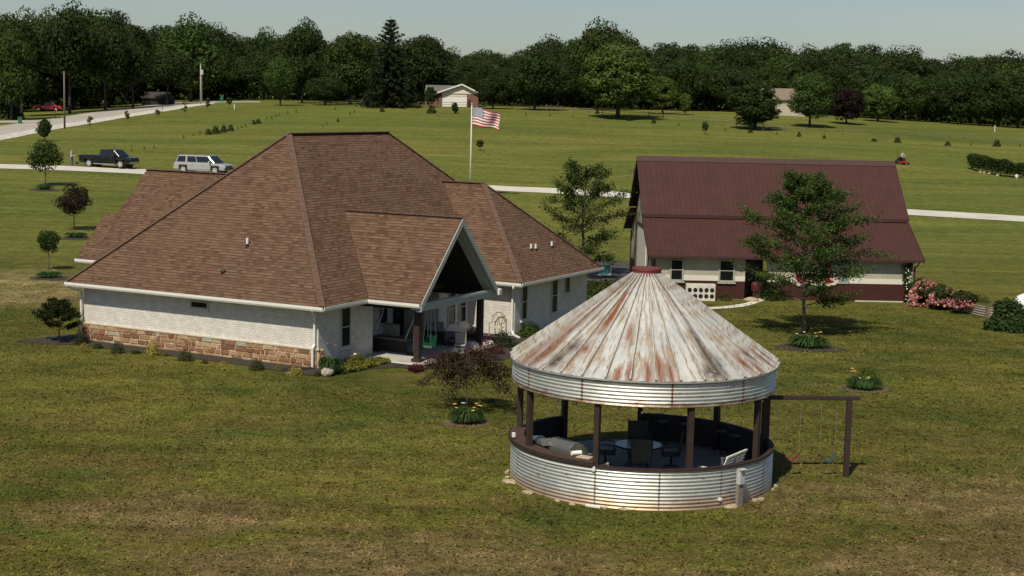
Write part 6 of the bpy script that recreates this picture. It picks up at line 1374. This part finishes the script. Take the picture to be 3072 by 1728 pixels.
# ================================================================ porch furniture and things by the barn
ps=thing('porch_swing','wide dark hanging porch swing with a grey cushion and pale chains','porch swing',tuple(H(.35,4.9,.06)),HROT)
MB().b2(-.85,.85,-.35,.35,.52,.60).build('seat_frame',plain('grey_brown_frame',(.12,.10,.09),.7),ps,bevel=.01); MB().b2(-.6,.1,.05,.33,.6,1.1).build('cushion',plain('grey_cushion',(.2,.2,.18),.9),ps,bevel=.06); MB().b2(-.82,.82,-.34,-.30,.05,.52).build('front_skirt',DKW,ps)
CH=plain('pale_chain',(.55,.54,.5),.5)
for a,b in (((-.8,-.33,.6),(-.55,-.05,1.45)),((.75,-.33,.6),(1.0,-.05,1.5)),((1.0,-.05,1.5),(1.25,-.5,.2)),((1.0,-.05,1.5),(.95,0,2.2)),((-.55,-.05,1.45),(-.5,0,2.2))): MB().tube([a,b],.018,6).build('chain',CH,ps)
for a in ((-.7,-.3),(1.2,-.4)): MB().bar((a[0]-.3,a[1],.05),(a[0]+.3,a[1]-.2,.05),.12,.12).build('foot_beam',BRN,ps)
gs=thing('toddler_swing','bright green toddler swing hanging in the porch opening by pale ropes','swing',tuple(H(2.25,4.55,.06)),HROT)
GP=plain('green_plastic',(.03,.30,.09),.4); m=MB(); m.add([(-.2,-.2,.42),(.2,-.2,.42),(.2,.2,.42),(-.2,.2,.42),(-.22,.24,.85),(.22,.24,.85),(-.14,-.2,.6),(.14,-.2,.6)],[(0,3,2,1),(3,4,5,2),(0,1,7,6),(0,6,4,3),(1,2,5,7)]); o=m.build('seat',GP,gs); q=o.modifiers.new('s','SOLIDIFY'); q.thickness=.03
MB().b2(-.1,.24,-.26,-.18,.40,.50).build('front_tip',plain('lime_plastic',(.5,.65,.3),.5),gs)
for s in((-.2,.22),(.2,.22),(-.18,-.18),(.18,-.18)): MB().tube([(s[0],s[1],.8 if s[1]>0 else .5),(s[0]*.6,s[1]*.4,2.1)],.01,5).build('rope',CH,gs)
ch=thing('slat_chair','rustic bent wood chair on the lawn edge against the sunlit wing wall','chair',tuple(H(1.75,11.25,0)),HROT+.2); PW_=plain('aged_wood',(.3,.24,.17),.85,var=.25)
MB().b2(-.25,.25,-.25,.2,.40,.44).build('seat',plain('pale_seat',(.5,.42,.3),.8),ch)
for x in(-.28,.28): MB().tube([(x,-.28,0),(x,-.28,.65),(x,.2,.62),(x,.25,.95)],.025,6).build('side_frame',PW_,ch)
m=MB(); m.tube([(-.28,.25,.85),(-.12,.27,1.05),(.12,.27,1.05),(.28,.25,.85)],.025,6); m.build('back_arch',PW_,ch)
for x in(-.1,.1): MB().tube([(x,.22,.45),(-x*1.3,.26,1.02)],.015,5).build('back_slat',PW_,ch)
pt=MB().lathe([(0,.0),(.12,.0),(.17,.3),(.2,.36),(.17,.38),(0,.36)],0,360,20).build('white_urn',TRIMG,None,smooth=True,loc=H(.75,11.2,.06)); tag(pt,'tall pale urn planter between the bay windows and the right porch post','planter')
lt=thing('patio_sofa','low grey brown outdoor sofa in the porch shade by the bay windows','sofa',tuple(H(.9,8.0,.06)),HROT+.0)
GRC=plain('taupe_cushion',(.16,.15,.14),.9); MB().b2(-.4,.5,-.7,.7,.25,.42).build('seat_cushion',GRC,lt,bevel=.04); MB().b2(-.55,-.38,-.7,.7,.3,.8).build('backrest',GRC,lt,bevel=.04); MB().b2(-.5,.5,-.8,-.7,.1,.6).build('armrest',BRN,lt,bevel=.02)
wc=thing('folding_seat','small pale fabric garden seat among the barberries','seat',tuple(H(2.55,6.6,.06)),HROT+.4); MB().b2(-.22,.22,-.03,.03,.3,.75).build('backrest',plain('beige_fabric',(.36,.32,.27),.9),wc,bevel=.02); MB().b2(-.22,.22,-.4,-.02,.26,.3).build('seat',MATS['beige_fabric'],wc)
for x in(-.22,.22): MB().tube([(x,0,0),(x,0,.8)],.018,6).build('leg',PW_,wc)
# basketball board on the blacktop
bb=at(1815,834); t=thing('basketball_hoop','teal basketball board with a white frame seen past the wing eave','basketball hoop',bb,.2); k=bb.y/FPX
m=MB(); m.add([(-.45,-.2,.25),(.25,-.2,.25),(.4,.25,.75),(-.35,.25,.75)],[(0,1,2,3)]); o=m.build('backboard',plain('teal_board',(.05,.26,.27),.5),t); q=o.modifiers.new('s','SOLIDIFY'); q.thickness=.03
for a,b in (((.27,-.2,.22),(.42,.25,.78)),((-.47,-.2,.22),(.3,-.22,.22))): MB().bar(a,b,.07,.06).build('frame',TRIM,t)
MB().tube([(0,.15,0),(0,.1,.5)],.04,8).build('pole',BLKM,t)
cover('planting_strip','strip of green grass and ground plants along the blacktop behind the wing',[at(1755,850),at(1880,850),at(1895,900),at(1755,905)],.3,F_DGRN,2500,.12,cat='ground cover')
pp=BM@Vector((-8.95,-.9,0)); o=MB().blob((0,0,.08),(.45,.28,.16),2,.1,3).build('pale_boulder',EDG,None,loc=pp,smooth=True); tag(o,'smooth pale boulder at the brown corner of the barn entry','boulder')
shrub('barn_plant','loose green plant between the holed panel and the barn corner',2155,893,46,26,F_LITE,seed=9,ls=.1,n=500,loc=BM@Vector((-10.3,-.7,0)))
shrub('yellow_shrub','small yellow shrub at the barn foot right of the locust trunk',2503,905,22,14,F_YEL,seed=2,ls=.1,n=500,loc=BM@Vector((-4.15,-1.4,0)))
for px,w_,h_,lab,mt in ((2310,60,40,'green shrub by the barn entry behind the locust crown',F_DGRN),(2520,60,44,'green shrub at the barn wall right of the locust crown',F_DGRN),(2340,34,16,'low white flowered plant at the end of the white path',F_LITE)): shrub('barn_shrub',lab,px,900,w_,h_,mt,seed=8,ls=.12,n=700)
